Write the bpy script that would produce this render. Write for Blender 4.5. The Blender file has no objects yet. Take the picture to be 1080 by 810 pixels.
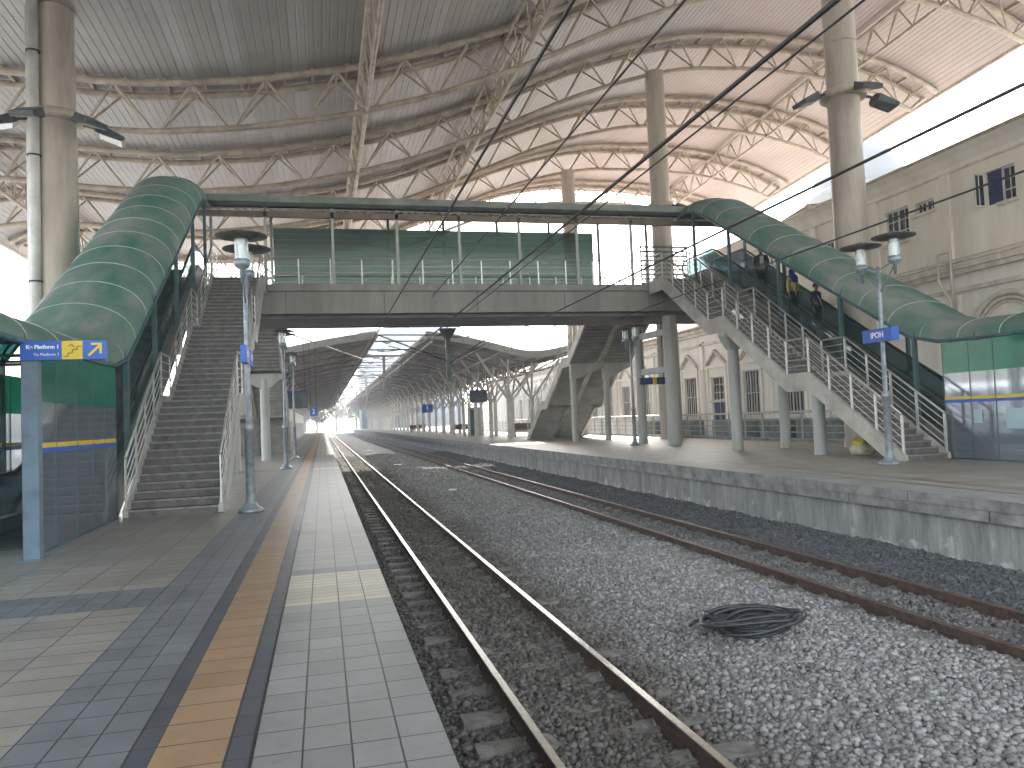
import bpy, math, random
import numpy as np
from mathutils import Vector, Matrix, Euler
random.seed(7); rng = np.random.default_rng(7)
R = math.radians
scene = bpy.context.scene
COL = scene.collection
ZR = 0.15            # height of the opposite platform above the near one
DECK = 7.0           # footbridge floor

# ------------------------------------------------------------------ helpers
def tag(o, label=None, cat=None, group=None, kind=None):
    if label: o['label'] = label
    if cat: o['category'] = cat
    if group: o['group'] = group
    if kind: o['kind'] = kind
    return o

def empty(name, loc, label, cat, group=None, rotz=0.0):
    o = bpy.data.objects.new(name, None); COL.objects.link(o)
    o.location = loc; o.rotation_euler = (0, 0, rotz); o.empty_display_size = 0.3
    return tag(o, label, cat, group)

def root_loc(p):
    while p.parent: p = p.parent
    return Vector(p.location)

def copy_tree(o, parent=None, loc=None, label=None, rotz=None):
    c = o.copy(); COL.objects.link(c)
    if parent is not None: c.parent = parent
    if loc is not None: c.location = loc
    if rotz is not None: c.rotation_euler = (0, 0, rotz)
    if label: c['label'] = label
    for ch in list(o.children): copy_tree(ch, c)
    return c

class MB:
    def __init__(s): s.v = []; s.f = []; s.m = []; s.cur = 0; s.smooth = []
    def quadset(s, vs, fs, smooth=False):
        b = len(s.v); s.v.extend([tuple(p) for p in vs])
        for f in fs: s.f.append(tuple(b + i for i in f)); s.m.append(s.cur); s.smooth.append(smooth)
        return s
    def box(s, x0, x1, y0, y1, z0, z1):
        vs = [(x, y, z) for z in (z0, z1) for y in (y0, y1) for x in (x0, x1)]
        return s.quadset(vs, [(0,2,3,1),(4,5,7,6),(0,1,5,4),(2,6,7,3),(0,4,6,2),(1,3,7,5)])
    def bar(s, p, q, w, h, up=(0,0,1)):
        p = Vector(p); q = Vector(q); d = (q-p).normalized(); up = Vector(up)
        if abs(d.dot(up)) > .98: up = Vector((1,0,0))
        a = d.cross(up).normalized()*w/2; b = a.cross(d).normalized()*h/2
        vs = [e+i*a+j*b for e in (p,q) for (i,j) in ((-1,-1),(1,-1),(1,1),(-1,1))]
        return s.quadset(vs, [(0,1,2,3),(7,6,5,4),(0,4,5,1),(1,5,6,2),(2,6,7,3),(3,7,4,0)])
    def tube(s, pts, r, n=8, cap=True, r2=None):
        pts = [Vector(p) for p in pts]; N = len(pts); vs = []
        prev = None
        for i, p in enumerate(pts):
            if i == 0: d = pts[1]-p
            elif i == N-1: d = p-pts[i-1]
            else: d = (pts[i+1]-p).normalized()+(p-pts[i-1]).normalized()
            d = d.normalized() if d.length > 1e-9 else Vector((0,0,1))
            if prev is None:
                u = Vector((0,0,1)) if abs(d.z) < .9 else Vector((1,0,0))
            else: u = prev
            a = d.cross(u).normalized(); b = a.cross(d).normalized(); prev = b
            rr = r if r2 is None else r+(r2-r)*i/(N-1)
            if isinstance(r, (list, tuple)): rr = r[i]
            for k in range(n):
                t = 2*math.pi*k/n; vs.append(p+a*math.cos(t)*rr+b*math.sin(t)*rr)
        fs = [(i*n+k, i*n+(k+1)%n, (i+1)*n+(k+1)%n, (i+1)*n+k) for i in range(N-1) for k in range(n)]
        s.quadset(vs, fs, n > 5)
        if cap:
            b = len(s.v)-N*n
            s.f.append(tuple(b+k for k in range(n))[::-1]); s.m.append(s.cur); s.smooth.append(False)
            s.f.append(tuple(b+(N-1)*n+k for k in range(n))); s.m.append(s.cur); s.smooth.append(False)
        return s
    def lathe(s, c, prof, n=24):
        c = Vector(c); vs = []
        for (r, z) in prof:
            for k in range(n):
                t = 2*math.pi*k/n; vs.append((c.x+r*math.cos(t), c.y+r*math.sin(t), c.z+z))
        fs = [(i*n+k, i*n+(k+1)%n, (i+1)*n+(k+1)%n, (i+1)*n+k) for i in range(len(prof)-1) for k in range(n)]
        return s.quadset(vs, fs, True)
    def prism_x(s, poly, x0, x1):      # poly in (y,z)
        n = len(poly); vs = [(x0, y, z) for y, z in poly]+[(x1, y, z) for y, z in poly]
        fs = [tuple(range(n))[::-1], tuple(range(n, 2*n))]+[(i, (i+1)%n, n+(i+1)%n, n+i) for i in range(n)]
        return s.quadset(vs, fs)
    def prism_y(s, poly, y0, y1):      # poly in (x,z)
        n = len(poly); vs = [(x, y0, z) for x, z in poly]+[(x, y1, z) for x, z in poly]
        fs = [tuple(range(n)), tuple(range(n, 2*n))[::-1]]+[(i, n+i, n+(i+1)%n, (i+1)%n) for i in range(n)]
        return s.quadset(vs, fs)
    def band_x(s, top, bot, x0, x1):   # strip between two chains of (y,z), thick in x
        n = len(top)
        vs = [(x, y, z) for x in (x0, x1) for (y, z) in list(top)+list(bot)]
        fs = []
        for i in range(n-1):
            fs += [(i, i+1, n+i+1, n+i), (2*n+i, 3*n+i, 3*n+i+1, 2*n+i+1),
                   (i, 2*n+i, 2*n+i+1, i+1), (n+i, n+i+1, 3*n+i+1, 3*n+i)]
        fs += [(0, n, 3*n, 2*n), (n-1, 3*n-1, 4*n-1, 2*n-1)]
        return s.quadset(vs, fs)
    def build(s, name, mats, parent=None, label=None, kind=None):
        if not isinstance(mats, (list, tuple)): mats = [mats]
        off = root_loc(parent) if parent is not None else Vector((0,0,0))
        me = bpy.data.meshes.new(name)
        me.from_pydata([(x-off.x, y-off.y, z-off.z) for x, y, z in s.v], [], s.f)
        for m in mats: me.materials.append(m)
        me.polygons.foreach_set('material_index', s.m)
        me.polygons.foreach_set('use_smooth', s.smooth)
        me.update()
        import bmesh
        bm = bmesh.new(); bm.from_mesh(me); bmesh.ops.recalc_face_normals(bm, faces=bm.faces); bm.to_mesh(me); bm.free()
        o = bpy.data.objects.new(name, me); COL.objects.link(o)
        if parent is not None: o.parent = parent
        if label: o['label'] = label
        if kind: o['kind'] = kind
        return o

# ------------------------------------------------------------------ materials
def new_mat(name):
    m = bpy.data.materials.new(name); m.use_nodes = True
    nt = m.node_tree; b = nt.nodes['Principled BSDF']
    return m, nt, b
def N(nt, t, **kw):
    n = nt.nodes.new(t)
    for k, v in kw.items(): setattr(n, k, v)
    return n
def pbr(name, c, rough=.6, metal=0, var=.12, scale=1.5, bump=0, bscale=40, c2=None, streak=False, spec=None):
    m, nt, b = new_mat(name); L = nt.links
    tc = N(nt, 'ShaderNodeNewGeometry'); mp = N(nt, 'ShaderNodeMapping')
    L.new(tc.outputs['Position'], mp.inputs['Vector'])
    mp.inputs['Scale'].default_value = (1, 1, .18) if streak else (1, 1, 1)
    n = N(nt, 'ShaderNodeTexNoise'); n.inputs['Scale'].default_value = scale; n.inputs['Detail'].default_value = 6; n.inputs['Roughness'].default_value = .65
    L.new(mp.outputs['Vector'], n.inputs['Vector'])
    cr = N(nt, 'ShaderNodeValToRGB'); L.new(n.outputs['Fac'], cr.inputs['Fac'])
    c2 = c2 or tuple(x*(1-2*var) for x in c)
    cr.color_ramp.elements[0].position = .32; cr.color_ramp.elements[0].color = (*c2, 1)
    cr.color_ramp.elements[1].position = .66; cr.color_ramp.elements[1].color = (*[min(1, x*(1+var)) for x in c], 1)
    L.new(cr.outputs['Color'], b.inputs['Base Color'])
    b.inputs['Roughness'].default_value = rough; b.inputs['Metallic'].default_value = metal
    if spec is not None: b.inputs['Specular IOR Level'].default_value = spec
    if bump:
        n2 = N(nt, 'ShaderNodeTexNoise'); n2.inputs['Scale'].default_value = bscale; n2.inputs['Detail'].default_value = 4
        L.new(tc.outputs['Position'], n2.inputs['Vector'])
        bp = N(nt, 'ShaderNodeBump'); bp.inputs['Strength'].default_value = bump; bp.inputs['Distance'].default_value = .02
        L.new(n2.outputs['Fac'], bp.inputs['Height']); L.new(bp.outputs['Normal'], b.inputs['Normal'])
    return m
def tile_mat(name, c, tw, th, ox, oy, rough=.36, var=.10, mortar=(.045,.045,.045), ms=.006):
    m, nt, b = new_mat(name); L = nt.links
    g = N(nt, 'ShaderNodeNewGeometry'); mp = N(nt, 'ShaderNodeMapping'); mp.vector_type = 'POINT'
    mp.inputs['Location'].default_value = (-ox, -oy, 0); L.new(g.outputs['Position'], mp.inputs['Vector'])
    br = N(nt, 'ShaderNodeTexBrick', offset=0.0, squash=1.0)
    br.inputs['Scale'].default_value = 1; br.inputs['Brick Width'].default_value = tw; br.inputs['Row Height'].default_value = th
    br.inputs['Mortar Size'].default_value = ms; br.inputs['Mortar Smooth'].default_value = .3; br.inputs['Bias'].default_value = 0
    br.inputs['Color1'].default_value = (*[x*(1-var) for x in c], 1); br.inputs['Color2'].default_value = (*[x*(1+var) for x in c], 1)
    br.inputs['Mortar'].default_value = (*mortar, 1)
    L.new(mp.outputs['Vector'], br.inputs['Vector'])
    n = N(nt, 'ShaderNodeTexNoise'); n.inputs['Scale'].default_value = 1.3; n.inputs['Detail'].default_value = 8; n.inputs['Roughness'].default_value = .7
    L.new(g.outputs['Position'], n.inputs['Vector'])
    cr = N(nt, 'ShaderNodeValToRGB'); L.new(n.outputs['Fac'], cr.inputs['Fac'])
    cr.color_ramp.elements[0].position = .3; cr.color_ramp.elements[0].color = (.70, .69, .67, 1)
    cr.color_ramp.elements[1].position = .7; cr.color_ramp.elements[1].color = (1.06, 1.06, 1.06, 1)
    mx = N(nt, 'ShaderNodeMix', data_type='RGBA', blend_type='MULTIPLY'); mx.inputs['Factor'].default_value = 1
    L.new(br.outputs['Color'], mx.inputs['A']); L.new(cr.outputs['Color'], mx.inputs['B'])
    # scuffs and dark spots
    n3 = N(nt, 'ShaderNodeTexNoise'); n3.inputs['Scale'].default_value = 14; n3.inputs['Detail'].default_value = 6; n3.inputs['Roughness'].default_value = .8
    L.new(g.outputs['Position'], n3.inputs['Vector'])
    cr3 = N(nt, 'ShaderNodeValToRGB'); L.new(n3.outputs['Fac'], cr3.inputs['Fac'])
    cr3.color_ramp.elements[0].position = .3; cr3.color_ramp.elements[0].color = (.72, .72, .72, 1)
    cr3.color_ramp.elements[1].position = .45; cr3.color_ramp.elements[1].color = (1, 1, 1, 1)
    mx3 = N(nt, 'ShaderNodeMix', data_type='RGBA', blend_type='MULTIPLY'); mx3.inputs['Factor'].default_value = .85
    L.new(mx.outputs['Result'], mx3.inputs['A']); L.new(cr3.outputs['Color'], mx3.inputs['B'])
    L.new(mx3.outputs['Result'], b.inputs['Base Color'])
    rr = N(nt, 'ShaderNodeMapRange'); rr.inputs['To Min'].default_value = rough-.1; rr.inputs['To Max'].default_value = rough+.16
    L.new(n.outputs['Fac'], rr.inputs['Value']); L.new(rr.outputs['Result'], b.inputs['Roughness'])
    bp = N(nt, 'ShaderNodeBump'); bp.inputs['Strength'].default_value = .35; bp.inputs['Distance'].default_value = .004; bp.invert = True
    L.new(br.outputs['Fac'], bp.inputs['Height']); L.new(bp.outputs['Normal'], b.inputs['Normal'])
    return m
def glass_mat(name, tint, refl=.12, rough=.05, dirt_sheen=.10, dcol=(.5,.55,.55), trans=0.0, tcol=(.1,.4,.3), dv=(.4,1.8)):
    m, nt, b = new_mat(name); L = nt.links; nt.nodes.remove(b)
    out = nt.nodes['Material Output']
    tr = N(nt, 'ShaderNodeBsdfTransparent'); tr.inputs['Color'].default_value = (*tint, 1)
    gl = N(nt, 'ShaderNodeBsdfGlossy'); gl.inputs['Roughness'].default_value = rough
    df = N(nt, 'ShaderNodeBsdfDiffuse'); df.inputs['Color'].default_value = (*dcol, 1)
    g = N(nt, 'ShaderNodeNewGeometry'); n = N(nt, 'ShaderNodeTexNoise'); n.inputs['Scale'].default_value = 1.2; n.inputs['Detail'].default_value = 6
    L.new(g.outputs['Position'], n.inputs['Vector'])
    mr = N(nt, 'ShaderNodeMapRange'); mr.inputs['From Min'].default_value = .3; mr.inputs['From Max'].default_value = .75
    mr.inputs['To Min'].default_value = dirt_sheen*dv[0]; mr.inputs['To Max'].default_value = dirt_sheen*dv[1]
    L.new(n.outputs['Fac'], mr.inputs['Value'])
    m1 = N(nt, 'ShaderNodeMixShader'); L.new(mr.outputs['Result'], m1.inputs['Fac']); L.new(tr.outputs[0], m1.inputs[1]); L.new(df.outputs[0], m1.inputs[2])
    last = m1
    if trans > 0:
        tl = N(nt, 'ShaderNodeBsdfTranslucent'); tl.inputs['Color'].default_value = (*tcol, 1)
        m3 = N(nt, 'ShaderNodeMixShader'); m3.inputs['Fac'].default_value = trans; L.new(last.outputs[0], m3.inputs[1]); L.new(tl.outputs[0], m3.inputs[2]); last = m3
    fr = N(nt, 'ShaderNodeFresnel'); fr.inputs['IOR'].default_value = 1.45
    ad = N(nt, 'ShaderNodeMath', operation='MULTIPLY_ADD'); ad.inputs[1].default_value = .8; ad.inputs[2].default_value = refl*.4
    L.new(fr.outputs[0], ad.inputs[0])
    m2 = N(nt, 'ShaderNodeMixShader'); L.new(ad.outputs[0], m2.inputs['Fac']); L.new(last.outputs[0], m2.inputs[1]); L.new(gl.outputs[0], m2.inputs[2])
    L.new(m2.outputs[0], out.inputs['Surface'])
    return m

M = {}
M['concrete'] = pbr('concrete', (.33,.33,.31), .8, var=.2, scale=1.1, bump=.3, bscale=25)
def wall_concrete():
    m, nt, b = new_mat('stained_platform_wall'); L = nt.links
    g = N(nt, 'ShaderNodeNewGeometry'); mp = N(nt, 'ShaderNodeMapping'); mp.inputs['Scale'].default_value = (1, 1.7, .30)
    L.new(g.outputs['Position'], mp.inputs['Vector'])
    n = N(nt, 'ShaderNodeTexNoise'); n.inputs['Scale'].default_value = 2.2; n.inputs['Detail'].default_value = 8; n.inputs['Roughness'].default_value = .75
    L.new(mp.outputs['Vector'], n.inputs['Vector'])
    cr = N(nt, 'ShaderNodeValToRGB'); L.new(n.outputs['Fac'], cr.inputs['Fac']); e = cr.color_ramp.elements
    e[0].position = .34; e[0].color = (.15,.155,.155,1); e[1].position = .48; e[1].color = (.24,.242,.24,1)
    x = e.new(.60); x.color = (.33,.33,.32,1); x = e.new(.72); x.color = (.55,.55,.53,1)
    # efflorescence rising from the foot of the wall
    n2 = N(nt, 'ShaderNodeTexNoise'); n2.inputs['Scale'].default_value = 3.0; n2.inputs['Detail'].default_value = 6
    L.new(g.outputs['Position'], n2.inputs['Vector'])
    sx = N(nt, 'ShaderNodeSeparateXYZ'); L.new(g.outputs['Position'], sx.inputs[0])
    mr = N(nt, 'ShaderNodeMapRange'); mr.inputs['From Min'].default_value = -.98; mr.inputs['From Max'].default_value = -.35; mr.inputs['To Min'].default_value = .26; mr.inputs['To Max'].default_value = -.12
    L.new(sx.outputs['Z'], mr.inputs['Value'])
    ad = N(nt, 'ShaderNodeMath', operation='ADD'); L.new(n2.outputs['Fac'], ad.inputs[0]); L.new(mr.outputs['Result'], ad.inputs[1])
    c2 = N(nt, 'ShaderNodeValToRGB'); L.new(ad.outputs[0], c2.inputs['Fac']); c2.color_ramp.elements[0].position = .66; c2.color_ramp.elements[1].position = .78
    mx = N(nt, 'ShaderNodeMix', data_type='RGBA'); L.new(c2.outputs['Color'], mx.inputs['Factor']); L.new(cr.outputs['Color'], mx.inputs['A']); mx.inputs['B'].default_value = (.5,.5,.48,1)
    L.new(mx.outputs['Result'], b.inputs['Base Color']); b.inputs['Roughness'].default_value = .85
    bp = N(nt, 'ShaderNodeBump'); bp.inputs['Strength'].default_value = .4; bp.inputs['Distance'].default_value = .01
    L.new(n.outputs['Fac'], bp.inputs['Height']); L.new(bp.outputs['Normal'], b.inputs['Normal'])
    return m
M['pwall'] = wall_concrete()
M['coping'] = pbr('coping_stone', (.25,.248,.245), .7, var=.26, scale=2.5, bump=.25, bscale=30)
M['column'] = pbr('painted_column', (.47,.405,.335), .55, var=.12, scale=1.6, streak=True, c2=(.31,.265,.22))
M['support'] = pbr('grey_painted_column', (.42,.43,.41), .55, var=.12, scale=1.6, streak=True)
M['truss'] = pbr('truss_paint', (.50,.42,.325), .55, var=.12, scale=2.0, c2=(.30,.245,.19))
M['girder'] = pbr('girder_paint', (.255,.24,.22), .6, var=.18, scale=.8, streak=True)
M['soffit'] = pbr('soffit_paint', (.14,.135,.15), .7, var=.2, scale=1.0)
M['fascia'] = pbr('gutter_green_grey', (.24,.265,.245), .5, var=.15, scale=1.2)
M['brown'] = pbr('brown_beam', (.20,.14,.10), .6, var=.2)
M['stringer'] = pbr('stair_stringer_paint', (.50,.49,.45), .6, var=.12, scale=1.3, c2=(.32,.30,.27))
M['tread'] = pbr('stair_tread', (.085,.078,.072), .65, var=.3, scale=4, bump=.2)
M['nosing'] = pbr('stair_riser_tile', (.14,.13,.12), .6, var=.2, scale=5)
M['steel'] = pbr('stainless_steel', (.66,.64,.61), .35, .35, var=.12, scale=5)
M['handrail'] = pbr('brushed_handrail', (.45,.43,.40), .35, .5, var=.15, scale=5)
M['black'] = pbr('black_rubber', (.02,.022,.025), .45, var=.2)
M['darkmetal'] = pbr('dark_metal', (.07,.08,.085), .5, .3, var=.25, scale=3)
M['teal'] = pbr('teal_steel', (.05,.11,.12), .45, var=.2, scale=2)
M['steelblue'] = pbr('blue_grey_steel', (.13,.19,.25), .45, var=.15, scale=3)
M['lampmetal'] = pbr('galvanised_pole', (.28,.32,.35), .45, .35, var=.2, scale=6)
M['lampshade'] = pbr('lamp_shade_metal', (.12,.115,.105), .55, .4, var=.25, scale=6)
M['blue'] = pbr('sign_blue', (.02,.11,.50), .4, var=.06)
M['deepblue'] = pbr('sign_deep_blue', (.015,.05,.20), .4, var=.1)
M['yellow'] = pbr('sign_yellow', (.75,.52,.04), .45, var=.06)
M['white'] = pbr('white_lettering', (.85,.86,.86), .5, var=.03)
M['rust'] = pbr('rusty_rail', (.085,.050,.040), .75, .1, var=.3, scale=9, bump=.3, bscale=80)
M['railtop'] = pbr('polished_rail_head', (.62,.60,.57), .27, 1.0, var=.08, scale=14)
M['railtop_dull'] = pbr('dull_rail_head', (.16,.105,.085), .45, .5, var=.2, scale=8)
M['sleeper'] = pbr('sleeper_concrete', (.20,.19,.17), .85, var=.25, scale=6, bump=.4, bscale=50)
M['plaster'] = pbr('aged_cream_plaster', (.84,.79,.715), .85, var=.05, scale=.9, streak=True, c2=(.72,.66,.58), bump=.15, bscale=12)
M['plaster_white'] = pbr('white_limewash_plaster', (.86,.84,.80), .85, var=.04, scale=1.1, streak=True, c2=(.74,.70,.65), bump=.15, bscale=12)
M['trim'] = pbr('weathered_stone_trim', (.68,.62,.55), .85, var=.1, scale=2.2, streak=True, c2=(.50,.45,.38))
M['window_frame'] = pbr('white_window_frame', (.66,.64,.60), .6, var=.08)
M['pane'] = pbr('dark_window_pane', (.055,.07,.08), .12, var=.3, scale=2, spec=.7)
M['bluedoor'] = pbr('dark_blue_paint', (.03,.045,.14), .5, var=.2)
M['grating'] = pbr('grey_green_louvre', (.17,.21,.20), .6, var=.25, scale=3)
M['rooftile'] = pbr('brown_roof_tile', (.38,.28,.21), .8, var=.25, scale=4, bump=.4, bscale=12)
M['dome'] = pbr('pale_dome_render', (.23,.235,.24), .7, var=.08, scale=.2)
M['tower'] = pbr('tower_cladding', (.07,.11,.14), .6, var=.1, scale=.1)
M['tower_glass'] = pbr('tower_glass', (.08,.13,.18), .4, var=.15, scale=.1)
M['bench'] = pbr('brown_bench', (.11,.045,.03), .5, var=.25, scale=5)
M['canopy_under'] = pbr('canopy_sheet', (.30,.26,.235), .6, var=.2, scale=.5, c2=(.2,.18,.17))
M['canopy_top'] = pbr('canopy_fascia', (.26,.26,.27), .5, var=.15, scale=.6)
M['whitepaint'] = pbr('white_painted_steel', (.62,.61,.58), .5, var=.12, scale=1.5)
M['hose'] = pbr('black_hose_rubber', (.03,.034,.04), .28, var=.3, scale=12)
M['bag'] = pbr('cream_plastic_bag', (.62,.58,.42), .45, var=.25, scale=9, c2=(.36,.33,.22))
M['bagyellow'] = pbr('yellow_cloth', (.62,.52,.10), .7, var=.2, scale=9)
M['escglass'] = glass_mat('teal_balustrade_glass', (.58,.73,.77), .10, .05, .08, (.25,.4,.45))
M['clear'] = glass_mat('clear_enclosure_glass', (.82,.88,.92), .06, .05, .15, (.62,.70,.80), dv=(.85,1.15))  # pale blue diffuse share paints in the bright reflection from the track side
M['green'] = glass_mat('green_translucent_panel', (.003,.34,.25), .02, .12, .50, (.01,.40,.29), .2, (.03,.62,.42), (.7,1.3))
M['bridgeglass'] = glass_mat('grey_green_screen', (.22,.36,.30), .05, .3, .78, (.27,.35,.31), .12, (.15,.30,.24), (.97,1.03))
M['lampglass'] = glass_mat('lamp_glass', (.85,.9,.9), .15, .05, .25, (.8,.82,.8))
M['skin'] = pbr('skin', (.28,.15,.09), .55, var=.08)
M['hair'] = pbr('black_hair', (.012,.01,.01), .5, var=.2)
M['jacket'] = pbr('brown_jacket_cloth', (.045,.028,.026), .8, var=.2)
M['shirt'] = pbr('pale_shirt_cloth', (.50,.54,.62), .8, var=.08)
M['trouser'] = pbr('dark_trouser_cloth', (.02,.025,.04), .85, var=.2)
M['hijab'] = pbr('blue_headscarf_cloth', (.02,.04,.28), .75, var=.12)
M['tunic'] = pbr('yellow_tunic_cloth', (.55,.44,.12), .8, var=.12)
M['navy'] = pbr('navy_cloth', (.015,.025,.06), .85, var=.2)
M['leaf'] = pbr('tree_leaves', (.07,.11,.04), .8, var=.3, scale=2)
M['bark'] = pbr('bark', (.10,.07,.05), .9, var=.3, scale=4)
M['earth'] = pbr('distant_ground', (.34,.335,.31), .9, var=.2, scale=.05)
M['tarmac'] = pbr('forecourt_paving', (.55,.54,.52), .8, var=.15, scale=.4)
M['pole_black'] = pbr('wire_black', (.03,.03,.03), .5, var=.1)
M['insul'] = pbr('insulator', (.16,.12,.10), .4, var=.1)
M['esccase'] = pbr('escalator_casing', (.19,.19,.18), .5, .2, var=.15, scale=2)
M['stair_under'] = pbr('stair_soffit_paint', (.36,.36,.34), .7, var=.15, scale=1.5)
M['under_shade'] = pbr('stair_soffit_painted_shade', (.15,.15,.14), .7, var=.15, scale=1.5)  # shade painted on the down-facing soffit faces so the ribs read
M['slat'] = pbr('grey_green_slat', (.30,.36,.32), .5, var=.1)
M['fasciagrey'] = pbr('pale_grey_fascia', (.42,.42,.41), .5, var=.1)
M['strip'] = pbr('worn_nosing_strip', (.27,.255,.235), .5, var=.2, scale=6)
M['amber'] = pbr('cover_seam', (.42,.48,.44), .5, var=.1)
def cover_mat():
    m, nt, b = new_mat('dirty_green_polycarbonate'); L = nt.links; nt.nodes.remove(b); out = nt.nodes['Material Output']
    g = N(nt, 'ShaderNodeNewGeometry'); n = N(nt, 'ShaderNodeTexNoise'); n.inputs['Scale'].default_value = .75; n.inputs['Detail'].default_value = 8; n.inputs['Roughness'].default_value = .7
    mp = N(nt, 'ShaderNodeMapping'); mp.inputs['Scale'].default_value = (1.4, .6, .6); L.new(g.outputs['Position'], mp.inputs['Vector']); L.new(mp.outputs['Vector'], n.inputs['Vector'])
    cr = N(nt, 'ShaderNodeValToRGB'); L.new(n.outputs['Fac'], cr.inputs['Fac']); e = cr.color_ramp.elements
    e[0].position = .33; e[0].color = (.05,.205,.16,1); e[1].position = .62; e[1].color = (.29,.315,.29,1)
    df = N(nt, 'ShaderNodeBsdfDiffuse'); L.new(cr.outputs['Color'], df.inputs['Color'])
    tl = N(nt, 'ShaderNodeBsdfTranslucent'); tl.inputs['Color'].default_value = (.07,.44,.34,1)
    mr = N(nt, 'ShaderNodeMapRange'); mr.inputs['From Min'].default_value = .3; mr.inputs['From Max'].default_value = .65; mr.inputs['To Min'].default_value = .46; mr.inputs['To Max'].default_value = .15
    L.new(n.outputs['Fac'], mr.inputs['Value'])
    m1 = N(nt, 'ShaderNodeMixShader'); L.new(mr.outputs['Result'], m1.inputs['Fac']); L.new(df.outputs[0], m1.inputs[1]); L.new(tl.outputs[0], m1.inputs[2])
    gl = N(nt, 'ShaderNodeBsdfGlossy'); gl.inputs['Roughness'].default_value = .22
    m2 = N(nt, 'ShaderNodeMixShader'); m2.inputs['Fac'].default_value = .10; L.new(m1.outputs[0], m2.inputs[1]); L.new(gl.outputs[0], m2.inputs[2])
    L.new(m2.outputs[0], out.inputs['Surface']); return m
M['cover'] = cover_mat()

def ballast_mat(island):
    m, nt, b = new_mat('ballast_stone' if island else 'ballast_bed'); L = nt.links
    g = N(nt, 'ShaderNodeNewGeometry'); sx = N(nt, 'ShaderNodeSeparateXYZ'); L.new(g.outputs['Position'], sx.inputs[0])
    n = N(nt, 'ShaderNodeTexNoise'); n.inputs['Scale'].default_value = .7; n.inputs['Detail'].default_value = 5; L.new(g.outputs['Position'], n.inputs['Vector'])
    ad = N(nt, 'ShaderNodeMath', operation='MULTIPLY_ADD'); L.new(n.outputs['Fac'], ad.inputs[0]); ad.inputs[1].default_value = 1.1; L.new(sx.outputs['X'], ad.inputs[2])
    mr = N(nt, 'ShaderNodeMapRange'); mr.inputs['From Min'].default_value = .5; mr.inputs['From Max'].default_value = 10.5; L.new(ad.outputs[0], mr.inputs['Value'])
    cr = N(nt, 'ShaderNodeValToRGB'); L.new(mr.outputs['Result'], cr.inputs['Fac']); e = cr.color_ramp.elements
    e[0].position = .0; e[0].color = (.11,.105,.10,1); e[1].position = .28; e[1].color = (.135,.118,.10,1)
    for p, c in ((.36,(.265,.258,.248)),(.58,(.305,.30,.29)),(.66,(.225,.218,.208)),(.74,(.12,.117,.115)),(.84,(.115,.12,.13)),(.95,(.135,.14,.15))):
        x = e.new(p); x.color = (*c, 1)
    last = cr.outputs['Color']
    if island:
        hs = N(nt, 'ShaderNodeHueSaturation'); L.new(last, hs.inputs['Color'])
        v = N(nt, 'ShaderNodeMapRange'); v.inputs['To Min'].default_value = .62; v.inputs['To Max'].default_value = 1.42
        pw = N(nt, 'ShaderNodeMath', operation='POWER'); pw.inputs[1].default_value = 1.5; L.new(g.outputs['Random Per Island'], pw.inputs[0]); L.new(pw.outputs[0], v.inputs['Value']); L.new(v.outputs['Result'], hs.inputs['Value'])
        wn = N(nt, 'ShaderNodeTexWhiteNoise', noise_dimensions='1D'); L.new(g.outputs['Random Per Island'], wn.inputs['W'])
        mx = N(nt, 'ShaderNodeMix', data_type='RGBA', blend_type='MULTIPLY'); mx.inputs['Factor'].default_value = .07
        L.new(hs.outputs['Color'], mx.inputs['A']); L.new(wn.outputs['Color'], mx.inputs['B']); last = mx.outputs['Result']
        ad2 = N(nt, 'ShaderNodeTexNoise'); ad2.inputs['Scale'].default_value = 60; L.new(g.outputs['Position'], ad2.inputs['Vector'])
        bp = N(nt, 'ShaderNodeBump'); bp.inputs['Strength'].default_value = .3; bp.inputs['Distance'].default_value = .006
        L.new(ad2.outputs['Fac'], bp.inputs['Height']); L.new(bp.outputs['Normal'], b.inputs['Normal'])
    else:
        vo = N(nt, 'ShaderNodeTexVoronoi'); vo.inputs['Scale'].default_value = 15; L.new(g.outputs['Position'], vo.inputs['Vector'])
        sp = N(nt, 'ShaderNodeSeparateColor'); L.new(vo.outputs['Color'], sp.inputs[0])
        v = N(nt, 'ShaderNodeMapRange'); v.inputs['To Min'].default_value = .45; v.inputs['To Max'].default_value = 1.35; L.new(sp.outputs[0], v.inputs['Value'])
        hs = N(nt, 'ShaderNodeHueSaturation'); L.new(last, hs.inputs['Color']); L.new(v.outputs['Result'], hs.inputs['Value']); last = hs.outputs['Color']
        bp = N(nt, 'ShaderNodeBump'); bp.inputs['Strength'].default_value = .9; bp.inputs['Distance'].default_value = .03; bp.invert = True
        L.new(vo.outputs['Distance'], bp.inputs['Height']); L.new(bp.outputs['Normal'], b.inputs['Normal'])
    L.new(last, b.inputs['Base Color']); b.inputs['Roughness'].default_value = .85
    return m
M['stone'] = ballast_mat(True); M['bed'] = ballast_mat(False)

# ------------------------------------------------------------------ camera, light, sky
cam = bpy.data.cameras.new('camera'); co = bpy.data.objects.new('camera', cam); COL.objects.link(co); scene.camera = co
cam.sensor_width = 36; cam.lens = 815/1080*36; cam.clip_start = .05; cam.clip_end = 3000
right = Vector((.97038546, -.23800064, -.04132496)); up = Vector((.02966689, -.05236014, .9981875)); fwd = Vector((.23973305, .96985262, .04374878))
mat3 = Matrix((right, up, -fwd)).transposed()
co.matrix_world = Matrix.Translation((0, 0, 1.6)) @ mat3.to_4x4()

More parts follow.
